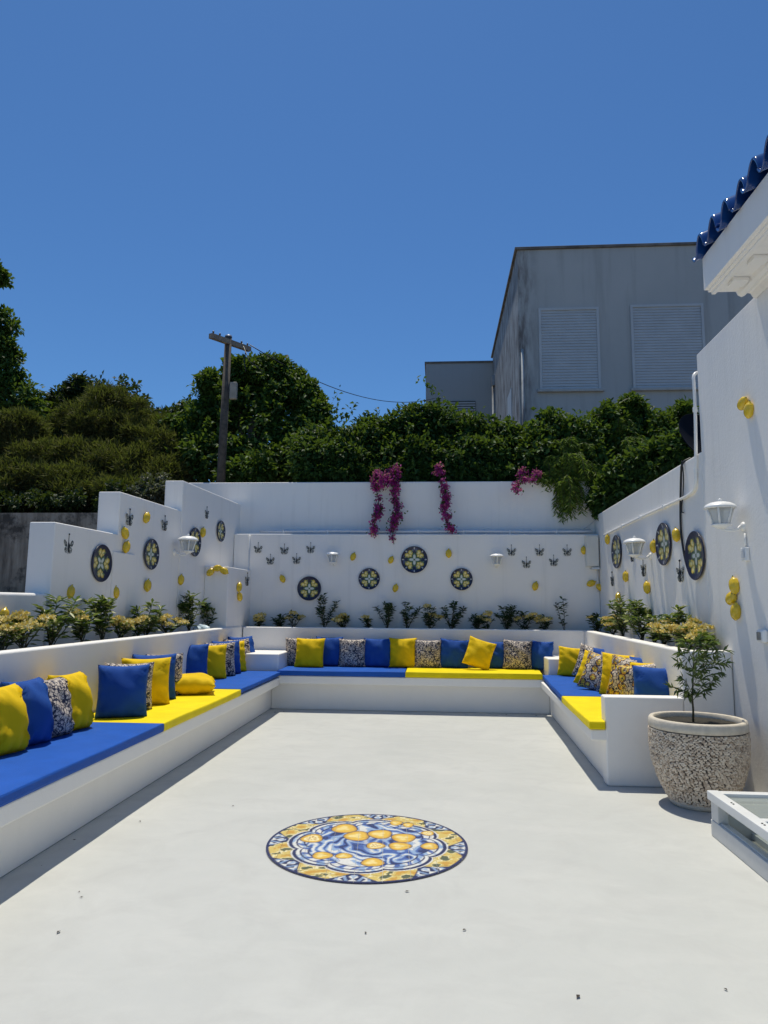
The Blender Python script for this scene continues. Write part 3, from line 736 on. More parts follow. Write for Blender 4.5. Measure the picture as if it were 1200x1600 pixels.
lemon(fr_right, 1170, 635, 'pair of ceramic lemons high on the tall house wall', ((-.04, .035, 62), (.05, -.045, 18)), 1.0)

# cut-out butterflies
kk_ = N('butterfly print'); co = kk_.coord('Object'); v_ = kk_.n('ShaderNodeTexVoronoi', feature='DISTANCE_TO_EDGE'); v_.inputs['Scale'].default_value = 42; kk_.l(co, v_.inputs['Vector'])
nz_ = kk_.noise(co, 38, 2)
BFLY = kk_.set(kk_.mix(kk_.ramp(v_.outputs['Distance'], [(0, (.010, .012, .014)), (.10, (.62, .63, .58)), (.42, (.012, .014, .018))], 'CONSTANT'), (.03, .035, .03), kk_.ramp(nz_, [(.54, 0.0), (.56, 1.0)])), .5, spec=.2)
DARKM = m_plain('dark enamel', (.012, .014, .022), .35, .2, 20)
def wing_mesh(sx):
    poly = [(.006, -.015), (.03, .030), (.075, .062), (.098, .058), (.100, .030), (.082, .004), (.060, -.012), (.078, -.030), (.074, -.058), (.058, -.075), (.044, -.066), (.036, -.082), (.020, -.060), (.006, -.05)]
    poly = [(sx * a, b_) for a, b_ in poly]; n = len(poly)
    vs = [(a, -.010 - abs(a) * .06, b_) for a, b_ in poly] + [(a, -.004 - abs(a) * .06, b_) for a, b_ in poly]
    mb = MB().add(vs, [tuple(range(n)), tuple(range(n, 2 * n))[::-1]] + [(i, (i + 1) % n, n + (i + 1) % n, n + i) for i in range(n)])
    return mb.mesh('wing', BFLY)
WL, WR = wing_mesh(-1), wing_mesh(1)
BODY = MB().lathe([(.0015, -.085), (.009, -.06), (.011, -.02), (.009, .02), (.004, .045), (.0032, .10), (.0032, .112), (.008, .118), (.009, .126), (.004, .134)], 10, (0, -.012, 0), True).mesh('body', DARKM, True)
def butterfly(fr, px, py, label, rl=0, group=None, sc=1.0):
    p, yw = fr(px, py); t = thing('butterfly_ornament', p, label, 'butterfly ornament', 0, group, (0, R(rl), yw)); t.scale = (sc * .74, sc, sc * .86)
    place('wing', WL, t); place('wing', WR, t); place('body', BODY, t)
butterfly(fr_left, 105, 853, 'dark butterfly above the shrubs on the front end of the lowest step', 0, None, 1.1)
butterfly(fr_left, 199.5, 893, 'dark butterfly at the plinth between lowest and second step', 0, None, 1.1)
butterfly(fr_left, 201, 811, 'dark butterfly near the front corner of the second step', 0, None, 1.1)
butterfly(fr_left, 256, 820, 'dark butterfly on the second step beside the third step corner', 0, None, 1.1)
butterfly(fr_left, 322, 803, 'dark butterfly highest on the third step', 0, None, 1.0)
t0 = online(383, 907, (-3.06, 11.2), .02); bo = thing('butterfly_ornament', (-3.062, 11.25, t0.z), 'dark butterfly on the side of the corner pier', 'butterfly ornament', R(88))
place('wing', WL, bo); place('wing', WR, bo); place('body', BODY, bo)
GA, GB = 'five butterflies on the hedge wall towards the stepped wall', 'five butterflies on the hedge wall towards the house'
for px, py, lab in ((403.5, 858, 'upper row butterfly closest to the stepped wall'), (444.5, 860, 'middle upper butterfly of the five nearer the stepped wall'), (485.5, 858, 'upper butterfly on the lantern side of the five nearer the stepped wall'),
                    (422.5, 876, 'lower butterfly on the stepped wall side of its five'), (463.5, 875, 'lower butterfly on the lantern side of the five nearer the stepped wall')):
    butterfly(fr_back, px, py, lab, 0, GA, .98)
for px, py, lab in ((799, 862, 'upper butterfly right beside the lantern nearer the house'), (843, 862, 'middle upper butterfly of the five nearer the house'), (886, 862, 'upper butterfly closest to the electric box'),
                    (822.5, 881, 'lower butterfly on the lantern side of the five nearer the house'), (865, 878, 'lower butterfly on the electric box side of its five')):
    butterfly(fr_back, px, py, lab, 0, GB, 1.0)
butterfly(fr_right, 958, 907, 'dark butterfly at the far end of the house wall', 0, None, 1.15)
butterfly(fr_right, 989, 868, 'dark butterfly half behind the far lantern of the house wall', 0, None, 1.15)
butterfly(fr_right, 1007, 890, 'dark butterfly below the far lantern of the house wall', 0, None, 1.2)
butterfly(fr_right, 1065, 896, 'dark butterfly next to the lower end of the black cable', 0, None, 1.25)

# ------------------------------------------------------------------ lanterns on arms
def lantern_meshes():
    d = {}; c = (0, -.165, 0); n = 6
    def hexring(r_, z): return [(c[0] + r_ * math.cos(math.pi / 3 * k + math.pi / 6), c[1] + r_ * math.sin(math.pi / 3 * k + math.pi / 6), z) for k in range(n)]
    lo, hi = hexring(.058, .026), hexring(.100, .158)
    pm = []
    for k in range(n): pm.append(MB().add([lo[k], lo[(k + 1) % n], hi[(k + 1) % n], hi[k]], [(0, 1, 2, 3)]).mesh('pane', LAMPGLASS, fix=False))
    d['panes'] = pm
    fr = MB()
    for k in range(n): fr.tube([lo[k], hi[k]], .008, 6)
    for ring in (lo, hi):
        for k in range(n): fr.tube([ring[k], ring[(k + 1) % n]], .007, 6)
    d['frame'] = fr.mesh('frame', PVC, True)
    rp = [(.100, .156), (.113, .152), (.118, .157), (.113, .168), (.097, .184), (.072, .196), (.042, .203), (.016, .206), (.010, .210), (.013, .217), (.010, .226), (.002, .231)]
    d['roof'] = MB().lathe(rp, 24, c).mesh('roof', PVC, True)
    d['base'] = MB().lathe([(.004, .0), (.03, .0), (.045, .012), (.074, .024), (.074, .032), (.004, .034)], 24, c).mesh('base', PVC, True)
    d['holder'] = MB().lathe([(.018, .034), (.018, .07), (.024, .075), (.03, .10), (.022, .125), (.004, .135)], 14, c).mesh('bulb', m_plain('frosted bulb', (.75, .74, .70), .4, .03), True)
    d['arm'] = MB().tube([(0, -.165, -.002), (0, -.13, -.012), (0, -.08, -.015), (0, -.045, -.006), (0, -.028, .014), (0, -.008, .02)], .0105, 8).mesh('arm', PVC, True)
    wp = MB().lathe([(.001, .0), (.036, .0), (.036, .006), (.026, .018), (.014, .024), (.001, .025)], 20)
    wp.v = [(v[0], -v[2], v[1] + .015) for v in wp.v]
    d['plate'] = wp.mesh('wall_rose', PVC, True)
    return d
LT = lantern_meshes()
def lantern(fr, px, py, label, sc=1.0):
    p, yw = fr(px, py); t = thing('wall_lantern', p, label, 'lantern', yw); t.scale = (sc,) * 3
    for m in LT['panes']: place('pane', m, t)
    for nm, kx in (('frame', 'frame'), ('roof', 'roof'), ('base', 'base'), ('bulb', 'holder'), ('arm', 'arm'), ('wall_rose', 'plate')): place(nm, LT[kx], t)
lantern(fr_left, 272, 865, 'white wall lantern on an arm on the stepped wall', 1.15)
lantern(fr_back, 521.5, 882, 'white wall lantern on the hedge wall, the one nearer the stepped wall', .95)
lantern(fr_back, 775, 885, 'white wall lantern on the hedge wall, the one nearer the house', .95)
lantern(fr_right, 1017, 871, 'white wall lantern on the house wall between two plates', 1.12)
lantern(fr_right, 1162, 826, 'white wall lantern above the small switch box on the house wall', 1.08)

# ------------------------------------------------------------------ conduits, cable, boxes
def rp_(px, py, off=.018): p, yw = fr_right(px, py); return p + Vector((-off, 0, 0))
def smooth(pts, it=2):
    for _ in range(it):
        q = [pts[0]]
        for a, b_ in zip(pts, pts[1:]): q += [a * .75 + b_ * .25, a * .25 + b_ * .75]
        pts = q + [pts[-1]]
    return pts
def tubething(name, pts, rad, mat, label, cat, n=8):
    mb = MB().tube(pts, rad, n); return tag(mb.build(name, mat, smooth=True, recenter=True), label, cat)
cd = thing('conduit', (2.5, 9, 2.5), 'white conduit running up and along the house wall', 'conduit')
pts = smooth([rp_(946, 836), rp_(1003, 808), rp_(1060, 783), rp_(1083, 772), rp_(1090, 762), rp_(1090.5, 740), rp_(1090, 660), rp_(1087.5, 600)] + [rp_(1086, 586) + Vector((0, .0, 0)), rp_(1086, 584) + Vector((.06, .03, .03)), rp_(1086, 584) + Vector((.16, .05, .02))], 2)
sub(MB().tube(pts, .016, 8), cd).build('pipe', PVC, cd, True)
for q in ((975, 822), (1003, 808), (1040, 792), (1090, 735), (1089, 640)):
    p = rp_(*q, .018); sub(MB().box(p.x - .02, p.x + .02, p.y - .012, p.y + .012, p.z - .024, p.z + .024), cd).build('clip', PVC, cd, bevel=.004)
for dy, dz, r_, lab in ((.07, .050, .020, 'white conduit along the front of the hedge wall ledge'), (.17, .070, .026, 'thicker white conduit along the back of the hedge wall ledge')):
    c1 = thing('conduit', (-.3, BWY + dy, 2.645), lab, 'conduit')
    x0 = -2.95 if dy < .1 else -2.6
    pts = [Vector((x, 0, dz + .004 * math.sin(x * 3))) - Vector((-.3, 0, 0)) for x in np.linspace(x0, 2.52, 30)]
    MB().tube(pts, r_, 8).build('pipe', PVCG, c1, True)
    for x in np.arange(x0 + .4, 2.4, .75): MB().box(x + .3 - .012, x + .3 + .012, -.026, .026, 0, dz + r_ + .005).build('clip', PVCG, c1, bevel=.003)
tubething('conduit', [Vector((-3.10, BWY - .016, 2.63)), Vector((-3.10, BWY - .016, 1.9)), Vector((-3.09, BWY - .016, 1.75))], .012, PVCG, 'thin upright conduit on the hedge wall beside the corner pier', 'conduit')
tubething('conduit', [Vector((2.565, BWY - .018, 2.1)), Vector((2.565, BWY - .018, 1.72))], .011, PVCG, 'thin upright conduit hanging below the electric box', 'conduit')
tubething('wall_cable', smooth([Vector((2.35, UWY + .01, 2.71)), Vector((2.5, UWY + .012, 2.8)), Vector((2.64, UWY + .012, 2.93))], 1), .008, PVCG, 'thin pale cable slanting over the upper hedge wall', 'cable')
tubething('black_cable', smooth([rp_(1070, 716, -.06), rp_(1070, 722, .03), rp_(1067, 740), rp_(1066, 780), rp_(1066, 822), rp_(1069, 850), rp_(1073, 872), rp_(1077, 887)], 2), .0115, BLACK, 'black cable hanging down the house wall between two plates', 'cable')
tubething('black_cable', smooth([rp_(1070, 720, .03), rp_(1071.5, 745), rp_(1070, 775), rp_(1067, 800), rp_(1071, 801)], 2), .006, BLACK, 'thin black cable loop tied to the thicker hanging cable', 'cable')
eb = thing('electric_box', (2.48, BWY, 2.12), 'cream electric box on the hedge wall in the corner by the house', 'electric box')
x0, x1 = -.10, .10
MB().box(x0, x1, -.10, -.002, 0, .50).build('case', BOXW, eb, bevel=.008)
MB().box(x0 + .012, x1 - .012, -.108, -.101, .02, .48).build('door', BOXW, eb, bevel=.003)
MB().box(-.02, x1, -.12, -.003, -.045, -.012).build('bracket', PVCG, eb, bevel=.004)
sb = thing('switch_box', fr_right(1168, 866)[0], 'small white switch box below the near lantern', 'switch', fr_right(1168, 866)[1])
MB().box(-.045, .045, -.035, -.001, -.055, .055).build('case', PVC, sb, bevel=.008)
MB().box(-.028, .028, -.040, -.036, -.032, .032).build('cover', PVCG, sb, bevel=.002)
MB().tube([(0, -.012, .056), (0, -.012, .17)], .008, 8).build('pipe', PVC, sb, True)
sb = thing('wall_socket', fr_right(1197, 994)[0], 'rounded white socket low on the tall house wall', 'socket', fr_right(1197, 994)[1])
MB().box(-.06, .05, -.05, -.001, -.05, .05).build('case', PVC, sb, bevel=.02)
MB().box(-.035, .03, -.056, -.051, -.03, .03).build('lid', GREYM, sb, bevel=.004)

# satellite dish behind the low stretch
dp = Vector((2.98, 7.95, 3.30))
ds = thing('satellite_dish', (dp.x, dp.y, 2.2), 'dark navy dish rising behind the low stretch of house wall', 'dish')
dm = MB().lathe([(.002, .0)] + [(.36 * k / 10, .07 * (k / 10) ** 2) for k in range(1, 11)] + [(.365, .075), (.36, .062), (.2, .010), (.002, -.012)], 32)
rm = Matrix.Rotation(R(62), 3, 'X'); rm2 = Matrix.Rotation(R(25), 3, 'Z')
dm.v = [tuple(rm2 @ (rm @ Vector(v)) + Vector((0, 0, 1.12))) for v in dm.v]; dm.build('reflector', NAVYM, ds, True)
MB().tube([(.02, .10, 0), (.02, .10, 1.05), (.0, .03, 1.12)], .022, 8).build('mast', GREYM, ds, True)
MB().tube([(0, .0, .80), (-.10, -.25, .85), (-.14, -.36, 1.0)], .010, 6).build('feed_arm', GREYM, ds, True)

# ------------------------------------------------------------------ pebbled pot with young tree
PC = Vector((2.02, 5.80, 0)); PR = .357
pot = thing('planter_pot', PC, 'large round pot faced with pale stone chips and a smooth rim', 'pot')
def prof_r(z):
    zs = [0, .03, .10, .20, .32, .42, .52, .58, .645]; rs = [.205, .225, .265, .31, .345, .358, .360, .357, .350]
    return float(np.interp(z, zs, rs))
POTC = m_plain('cream cast stone', (.60, .54, .44), .8, .12, 20, bump=.5)
core = [(.05, .0)] + [(prof_r(z) - .006, z) for z in np.linspace(0, .575, 18)]
MB().lathe(core, 56).build('body', m_plain('dark mortar', (.075, .064, .053), .9, .3, 60), pot, True)
MB().lathe([(.208, .0), (.222, .008), (.236, .036), (.228, .045)], 56).build('foot', POTC, pot, True)
MB().lathe([(.350, .570), (.358, .574), (.360, .60), (.357, .632), (.349, .645), (.326, .646), (.318, .640), (.314, .61), (.312, .56)], 64).build('rim', POTC, pot, True)
MB().lathe([(.001, .610), (.10, .616), (.2, .608), (.316, .606)], 40).build('soil', SOIL, pot, True)
chip = MB(); rng = random.Random(5); z = .046; row = 0
while z < .566:
    r0 = prof_r(z); nrow = int(2 * math.pi * r0 / .026); hgt = .0125
    for k in range(nrow):
        a = 2 * math.pi * (k + rng.uniform(-.25, .25) + (row % 2) * .5) / nrow
        w2 = rng.uniform(.0102, .0142); h2 = hgt * rng.uniform(.46, .62); out = rng.uniform(.006, .011); tl = rng.uniform(-.003, .003)
        zc = z + rng.uniform(-.003, .003); rr = prof_r(zc) - .006
        ca, sa = math.cos(a), math.sin(a); vs = []
        for lay, (ro, f_) in enumerate(((-.004, 1.0), (out, rng.uniform(.66, .86)))):
            for du, dv in ((-1, -1), (1, -1), (1, 1), (-1, 1)):
                u = du * w2 * f_; v = dv * h2 * f_ + (tl * du) + (-.002 * lay)
                vs.append(((rr + ro) * ca - u * sa, (rr + ro) * sa + u * ca, zc + v))
        chip.add(vs, [(4, 5, 6, 7), (0, 1, 5, 4), (1, 2, 6, 5), (2, 3, 7, 6), (3, 0, 4, 7)])
    z += hgt; row += 1
kc = N('pale stone chips'); gi = kc.n('ShaderNodeNewGeometry')
CHIPM = kc.set(kc.ramp(gi.outputs['Random Per Island'], [(0, (.42, .32, .23)), (.4, (.66, .54, .41)), (1, (.78, .68, .54))]), .75)
tag(chip.build('stone_chips', CHIPM, pot, fix=True), kind='stuff')

# ------------------------------------------------------------------ glazed skylight box on the floor
SX0, SX1, SY1, SY0, SZ = 1.815, 2.40, 5.05, 3.2, .285
sk = thing('skylight', (SX0, SY1, 0), 'low white skylight box with glass top next to the pot', 'skylight')
OLDW = m_plaster('scuffed white render', (.66, .66, .64), .7, .3)
w_, d_ = SX1 - SX0, SY0 - SY1
MB().box(0, .075, d_, -.001, .001, .105).build('curb', OLDW, sk, bevel=.006)
MB().box(w_ - .06, w_, d_, -.001, .001, .225).build('curb', OLDW, sk, bevel=.006)
MB().box(.076, w_ - .061, -.085, -.002, .001, .225).build('curb', OLDW, sk, bevel=.006)
for yy in (-.12, -.98, d_ + .01): MB().box(.004, .072, yy, yy + .115, .1055, .226).build('post', OLDW, sk, bevel=.005)
for y0_, y1_ in ((-.86, -.124), (-1.73, -.984)): MB().box(.020, .028, y0_, y1_, .1055, .112).build('track', ALU, sk)
rail = [(-.012, .062, d_, .012), (w_ - .062, w_ + .012, d_, .012)]
for a0, a1, y0_, y1_ in rail: MB().box(a0, a1, y0_, y1_, .228, SZ).build('frame_rail', ALU, sk, bevel=.006)
for y0_, y1_ in ((-.062, .011), (-.66, -.60), (-1.26, -1.20)): MB().box(.063, w_ - .063, y0_, y1_, .232, SZ - .003).build('frame_rail', ALU, sk, bevel=.005)
for y0_, y1_ in ((-.598, -.064), (-1.198, -.662), (d_, -1.262)): MB().box(.060, w_ - .060, y0_, y1_, .255, .261).build('glass_pane', ROOFGLASS, sk)
for yy in (-.30, -.33, -.72, -.75, -1.1): MB().lathe([(.001, 0), (.006, 0), (.006, .004), (.001, .005)], 8, (.024, yy, SZ)).build('screw', BLACK, sk)
MB().box(.045, .060, -.19, -.15, .18, .20).build('latch', GREYM, sk, bevel=.003)
MB().box(.08, w_ - .065, d_, -.09, .001, .012).build('inner_floor', m_plain('grey inner slab', (.34, .34, .33), .8, .2, 9), sk)
MB().box(.22, .26, d_, -.09, .0125, .05).build('reflection_band', ALU, sk); MB().box(.40, .43, d_, -.09, .0125, .09).build('reflection_band', ALU, sk)  # white strips standing in for the bands reflected under the glass
# ------------------------------------------------------------------ eave of the house with blue glazed tiles
ev = thing('house_eave', (2.6, 5.43, 0), 'white house eave with moulded cornice and blue glazed roof tiles', 'house')
prof = [(2.10, 4.235), (2.10, 3.965), (2.13, 3.965), (2.13, 3.948), (2.155, 3.948), (2.155, 3.930), (2.185, 3.930), (2.20, 3.948), (2.34, 3.948), (2.352, 3.918), (2.38, 3.902), (2.405, 3.912), (2.418, 3.936), (2.45, 3.93), (2.465, 3.90), (2.486, 3.885), (2.486, 3.925), (2.60, 3.925), (2.60, 4.235)]
sub(MB().extr(prof, 'y', .6, 5.43), ev).build('cornice', WHITE, ev, bevel=.004)
for k_ in range(14):
    y = 5.22 - k_ * .34
    sub(MB().box(2.215, 2.335, y - .055, y + .055, 3.918, 3.947), ev).build('modillion', WHITE, ev, bevel=.006)
sub(MB().box(2.602, 6.0, .6, 5.40, 3.925, 4.30), ev).build('upper_wall', WHITE, ev)
sub(MB().box(2.75, 6.0, .8, 6.70, 0, 3.915), ev).build('side_wall', WHITE, ev)
rf = sub(MB().add([(2.16, .6, 4.252), (2.16, 5.42, 4.252), (6, 5.42, 5.6), (6, .6, 5.6), (2.16, .6, 4.237), (2.16, 5.42, 4.237), (6, 5.42, 5.58), (6, .6, 5.58)], [(0, 1, 2, 3), (4, 5, 6, 7), (0, 1, 5, 4), (1, 2, 6, 5)]), ev).build('roof', BTILE, ev)
def tile_mesh(seed):
    rng = random.Random(seed); w = .245; n = 18; pr = []
    for i in range(n + 1):
        t = i / n
        if t < .64: z = .112 * math.sin(math.pi * t / .64) ** .75
        else: z = -.040 * math.sin(math.pi * (t - .62) / .38)
        pr.append((t * w, z))
    vs = []; fs = []
    for (l, dz) in ((-.015, 0.0), (.0, .006), (.46, .02)):
        for s, th in ((0, .0), (1, -.017)):
            for (a, z) in pr: vs.append((l * .943, a, z + th + dz + l * .333))
    m = n + 1
    for L_ in range(2):
        for i in range(n):
            a = L_ * 2 * m + i; b_ = a + 2 * m
            fs += [(a, a + 1, b_ + 1, b_), (a + m, b_ + m, b_ + m + 1, a + m + 1)]
    for i in range(n): fs.append((i, i + m, i + m + 1, i + 1))
    for i in (0, n):
        for L_ in range(2): a = L_ * 2 * m + i; fs.append((a, a + 2 * m, a + 3 * m, a + m))
    mb = MB(); mb.v = vs; mb.f = fs; return mb.mesh('roof_tile', BTILE, True)
TMS = [tile_mesh(s) for s in range(2)]
rng = random.Random(4)
for row in range(2):
    for k_ in range(21):
        y = 5.22 - k_ * .232
        o = place('roof_tile', TMS[k_ % 2], rf, (2.050 - 2.6 + row * .36 + rng.uniform(-.012, .012), y - 5.43, 4.262 + row * .132 + rng.uniform(-.006, .006)), (rng.uniform(-.03, .03), rng.uniform(-.03, .03), rng.uniform(-.03, .03)))

# ------------------------------------------------------------------ the grey house beyond the hedge
k = N('stained house paint'); p = k.pos(); big = k.noise(p, .5, 5); c = k.ramp(big, [(.3, (.40, .425, .43)), (.7, (.47, .49, .49))])
sx = k.n('ShaderNodeSeparateXYZ'); k.l(p, sx.inputs[0])
mr = k.n('ShaderNodeMapRange'); mr.inputs['From Min'].default_value = 2.55; mr.inputs['From Max'].default_value = 2.0; k.l(sx.outputs['X'], mr.inputs['Value'])
mp = k.n('ShaderNodeMapping'); mp.inputs['Scale'].default_value = (4, 4, .8); k.l(p, mp.inputs[0]); stn = k.noise(mp.outputs[0], 1.5, 7, .65)
mu = k.n('ShaderNodeMath', operation='MULTIPLY'); k.l(mr.outputs[0], mu.inputs[0]); k.l(k.ramp(stn, [(.40, 0.0), (.62, 1.0)]), mu.inputs[1])
c = k.mix(c, (.13, .115, .11), mu.outputs[0])
mp2 = k.n('ShaderNodeMapping'); mp2.inputs['Scale'].default_value = (2.2, 2.2, .16); k.l(p, mp2.inputs[0]); st2 = k.noise(mp2.outputs[0], 1.6, 5, .6)
c = k.mix(c, (.24, .24, .235), k.ramp(st2, [(.52, 0.0), (.8, .5)]))
k.bump(k.noise(p, 12, 5), .3, .02); HPAINT = k.set(c, .8, spec=.25)
HY = 16.5
hb = thing('grey_house', (4.5, HY, 2.6), 'flat-roofed grey house with two closed shutters beyond the hedge', 'house')
sub(MB().box(1.99, 6.92, HY, 24.1, 2.6, 10.14), hb).build('wall', HPAINT, hb)
sub(MB().box(6.922, 12, HY + .35, 24.1, 2.6, 10.10), hb).build('wall', HPAINT, hb)
sub(MB().box(1.93, 6.97, HY - .05, 24.15, 10.142, 10.21), hb).build('parapet_cap', STONEF, hb, bevel=.01)
def window(x0, x1, z0, z1):
    w = thing('window', (0, 0, 0), None, None); w.parent = hb
    L_ = hb.location
    s = lambda mb: sub(mb, hb)
    MBs = s(MB().box(x0 - .06, x0, HY - .035, HY + .02, z0, z1 + .06)); MBs.build('frame', SHUT, w)
    s(MB().box(x1, x1 + .06, HY - .035, HY + .02, z0, z1 + .06)).build('frame', SHUT, w)
    s(MB().box(x0, x1, HY - .035, HY + .02, z1, z1 + .06)).build('frame', SHUT, w)
    s(MB().box(x0 - .12, x1 + .12, HY - .09, HY + .01, z0 - .07, z0 - .002)).build('sill', HPAINT, w, bevel=.008)
    m = MB(); n = int((z1 - z0) / .068)
    for i in range(n):
        a = z0 + (z1 - z0) * i / n; h = (z1 - z0) / n
        m.hexa([(x0, HY - .020, a + .004), (x1, HY - .020, a + .004), (x1, HY - .002, a + .004), (x0, HY - .002, a + .004)],
               [(x0, HY - .006, a + h), (x1, HY - .006, a + h), (x1, HY - .002, a + h), (x0, HY - .002, a + h)])
    s(m).build('shutter', SHUT, w)
window(2.53, 3.84, 6.60, 8.57); window(4.70, 6.28, 6.60, 8.60)
sub(MB().tube([(2.07, HY - .04, 2.7), (2.07, HY - .04, 7.6)], .035, 8), hb).build('downpipe', HPAINT, hb, True)
sub(MB().tube([(1.95, 23.5, 2.7), (1.95, 23.5, 9.0)], .05, 8), hb).build('downpipe', HPAINT, hb, True)
sub(MB().box(1.90, 1.989, 23.3, 23.8, 8.9, 9.25), hb).build('hopper', GREYM, hb)
sub(MB().box(1.975, 1.989, 18.2, 19.2, 4.6, 7.2), hb).build('side_shutter', SHUT, hb)
wg = thing('house_wing', (.8, 24, 2.6), 'lower grey wing of the house with a small dark vent', 'house')
sub(MB().box(-.36, 1.985, 24.0, 30, 2.6, 9.93), wg).build('wall', HOUSE, wg)
sub(MB().box(-.40, 1.98, 23.96, 30, 9.932, 9.99), wg).build('parapet_cap', STONEF, wg)
vt = sub(MB().box(.46, 1.37, 23.97, 23.999, 8.0, 8.55), wg).build('vent', m_plain('dark vent', (.10, .11, .11), .7, .2, 5), wg)
for i in range(6): sub(MB().box(.47, 1.36, 23.955, 23.969, 8.03 + i * .085, 8.075 + i * .085), wg).build('slat', SHUT, vt)

# ------------------------------------------------------------------ old wall and utility pole
ow = tag(MB().plan([(-40, 11.85), (-3.98, 11.85), (-3.98, 12.11), (-40, 12.11)], 1.2, 3.05).build('old_wall', OLDWALL, recenter=True), 'old stained concrete wall under the feathery trees', 'wall', kind='thing')
PY = 12.95
up = thing('utility_pole', (ony(345, 750, PY).x - .02, PY, 2.2), 'leaning timber utility pole with a crossarm above the trees', 'pole')
top = ony(357, 527, PY) - up.location
MB().tube([(0, 0, 0), tuple(Vector((.03, 0, 0)) + (top * .5).__class__((0, 0, top.z * .5))), (top.x, 0, top.z)], [.092, .080, .068], 12).build('shaft', POLEW, up, True, )
MB().lathe([(.073, 0), (.068, .03), (.01, .05)], 12, (top.x, 0, top.z)).build('cap', GREYM, up, True)
a = ony(332, 528, PY - .4) - up.location; b_ = ony(392, 549, PY + .7) - up.location
a, b_ = Vector(a), Vector(b_); dd = (b_ - a).normalized(); sd = Vector((-dd.y, dd.x, 0)).normalized() * .045; uu = Vector((0, 0, .048))
a.y -= .11; b_.y -= .11
MB().hexa([a - sd - uu, a + sd - uu, b_ + sd - uu, b_ - sd - uu][::-1], [a - sd + uu, a + sd + uu, b_ + sd + uu, b_ - sd + uu][::-1]).build('crossarm', m_plain('bleached timber', (.24, .20, .155), .85, .3, 9), up)
for t in (.06, .22, .78, .94):
    q = a.lerp(b_, t) + Vector((0, 0, .048)); MB().lathe([(.008, 0), (.008, .02), (.018, .025), (.02, .05), (.012, .065), (.003, .07)], 10, tuple(q)).build('insulator', m_plain('brown glaze', (.06, .035, .025), .3, .2), up, True)
q = ony(361, 611, PY - .1) - up.location
MB().box(q.x - .02, q.x + .12, q.y - .05, q.y + .04, q.z - .17, q.z + .17).build('meter_box', m_plain('weathered box', (.30, .28, .24), .7, .2), up, bevel=.02)
for q0, q1, sag in (((.78), (418, 575), .10), ((.94), (392, 575), .05)):
    s_ = a.lerp(b_, q0) + Vector((0, 0, .1)); e_ = Vector(ony(q1[0] - 8, q1[1] + 5, PY + .3) - up.location)
    MB().tube([s_, s_.lerp(e_, .5) + Vector((-.05, 0, -sag)), e_], .010, 5).build('stay_wire', BLACK, up, True)
def wire(p0, p1, sag, label, r_=.009):
    pts = [Vector(p0).lerp(Vector(p1), t) + Vector((0, 0, -sag * 4 * t * (1 - t))) for t in np.linspace(0, 1, 24)]
    tubething('overhead_wire', pts, r_, BLACK, label, 'wire', 5)
wire(Vector(b_) + Vector(up.location) + Vector((0, 0, .1)), ony(680, 622, 23.5), .55, 'overhead wire from the pole to the house wing', .010)
wire(ony(30, 636, 20), ony(180, 705, 20), .15, 'overhead wire glimpsed between the tall tree and the dome-shaped tree', .014)

# ------------------------------------------------------------------ foliage
def leaf_mesh(name, P, D, Nn, Lg, Wd, mat):
    P, D, Nn = np.asarray(P, np.float32), np.asarray(D, np.float32), np.asarray(Nn, np.float32)
    n = len(P); Lg = np.broadcast_to(np.asarray(Lg, np.float32), (n,))[:, None]; Wd = np.broadcast_to(np.asarray(Wd, np.float32), (n,))[:, None]
    D = D / np.maximum(np.linalg.norm(D, axis=1, keepdims=True), 1e-6)
    Sd = np.cross(D, Nn); Sd /= np.maximum(np.linalg.norm(Sd, axis=1, keepdims=True), 1e-6); Up = np.cross(Sd, D)
    V = np.empty((n, 4, 3), np.float32)
    V[:, 0] = P; V[:, 1] = P + D * Lg * .5 + Sd * Wd * .5 + Up * Wd * .22; V[:, 2] = P + D * Lg - Up * Lg * .10; V[:, 3] = P + D * Lg * .5 - Sd * Wd * .5 + Up * Wd * .22
    me = bpy.data.meshes.new(name); me.vertices.add(4 * n); me.vertices.foreach_set('co', V.ravel())
    me.loops.add(6 * n); me.polygons.add(2 * n)
    b0 = np.arange(n, dtype=np.int32)[:, None] * 4
    me.loops.foreach_set('vertex_index', (b0 + np.array([[0, 1, 2, 0, 2, 3]], np.int32)).ravel())
    me.polygons.foreach_set('loop_start', np.arange(0, 6 * n, 3, dtype=np.int32)); me.polygons.foreach_set('loop_total', np.full(2 * n, 3, np.int32))
    me.materials.append(mat); me.update(); me.validate(); return me
def rdir(rs, n): v = rs.normal(size=(n, 3)); return v / np.linalg.norm(v, axis=1, keepdims=True)
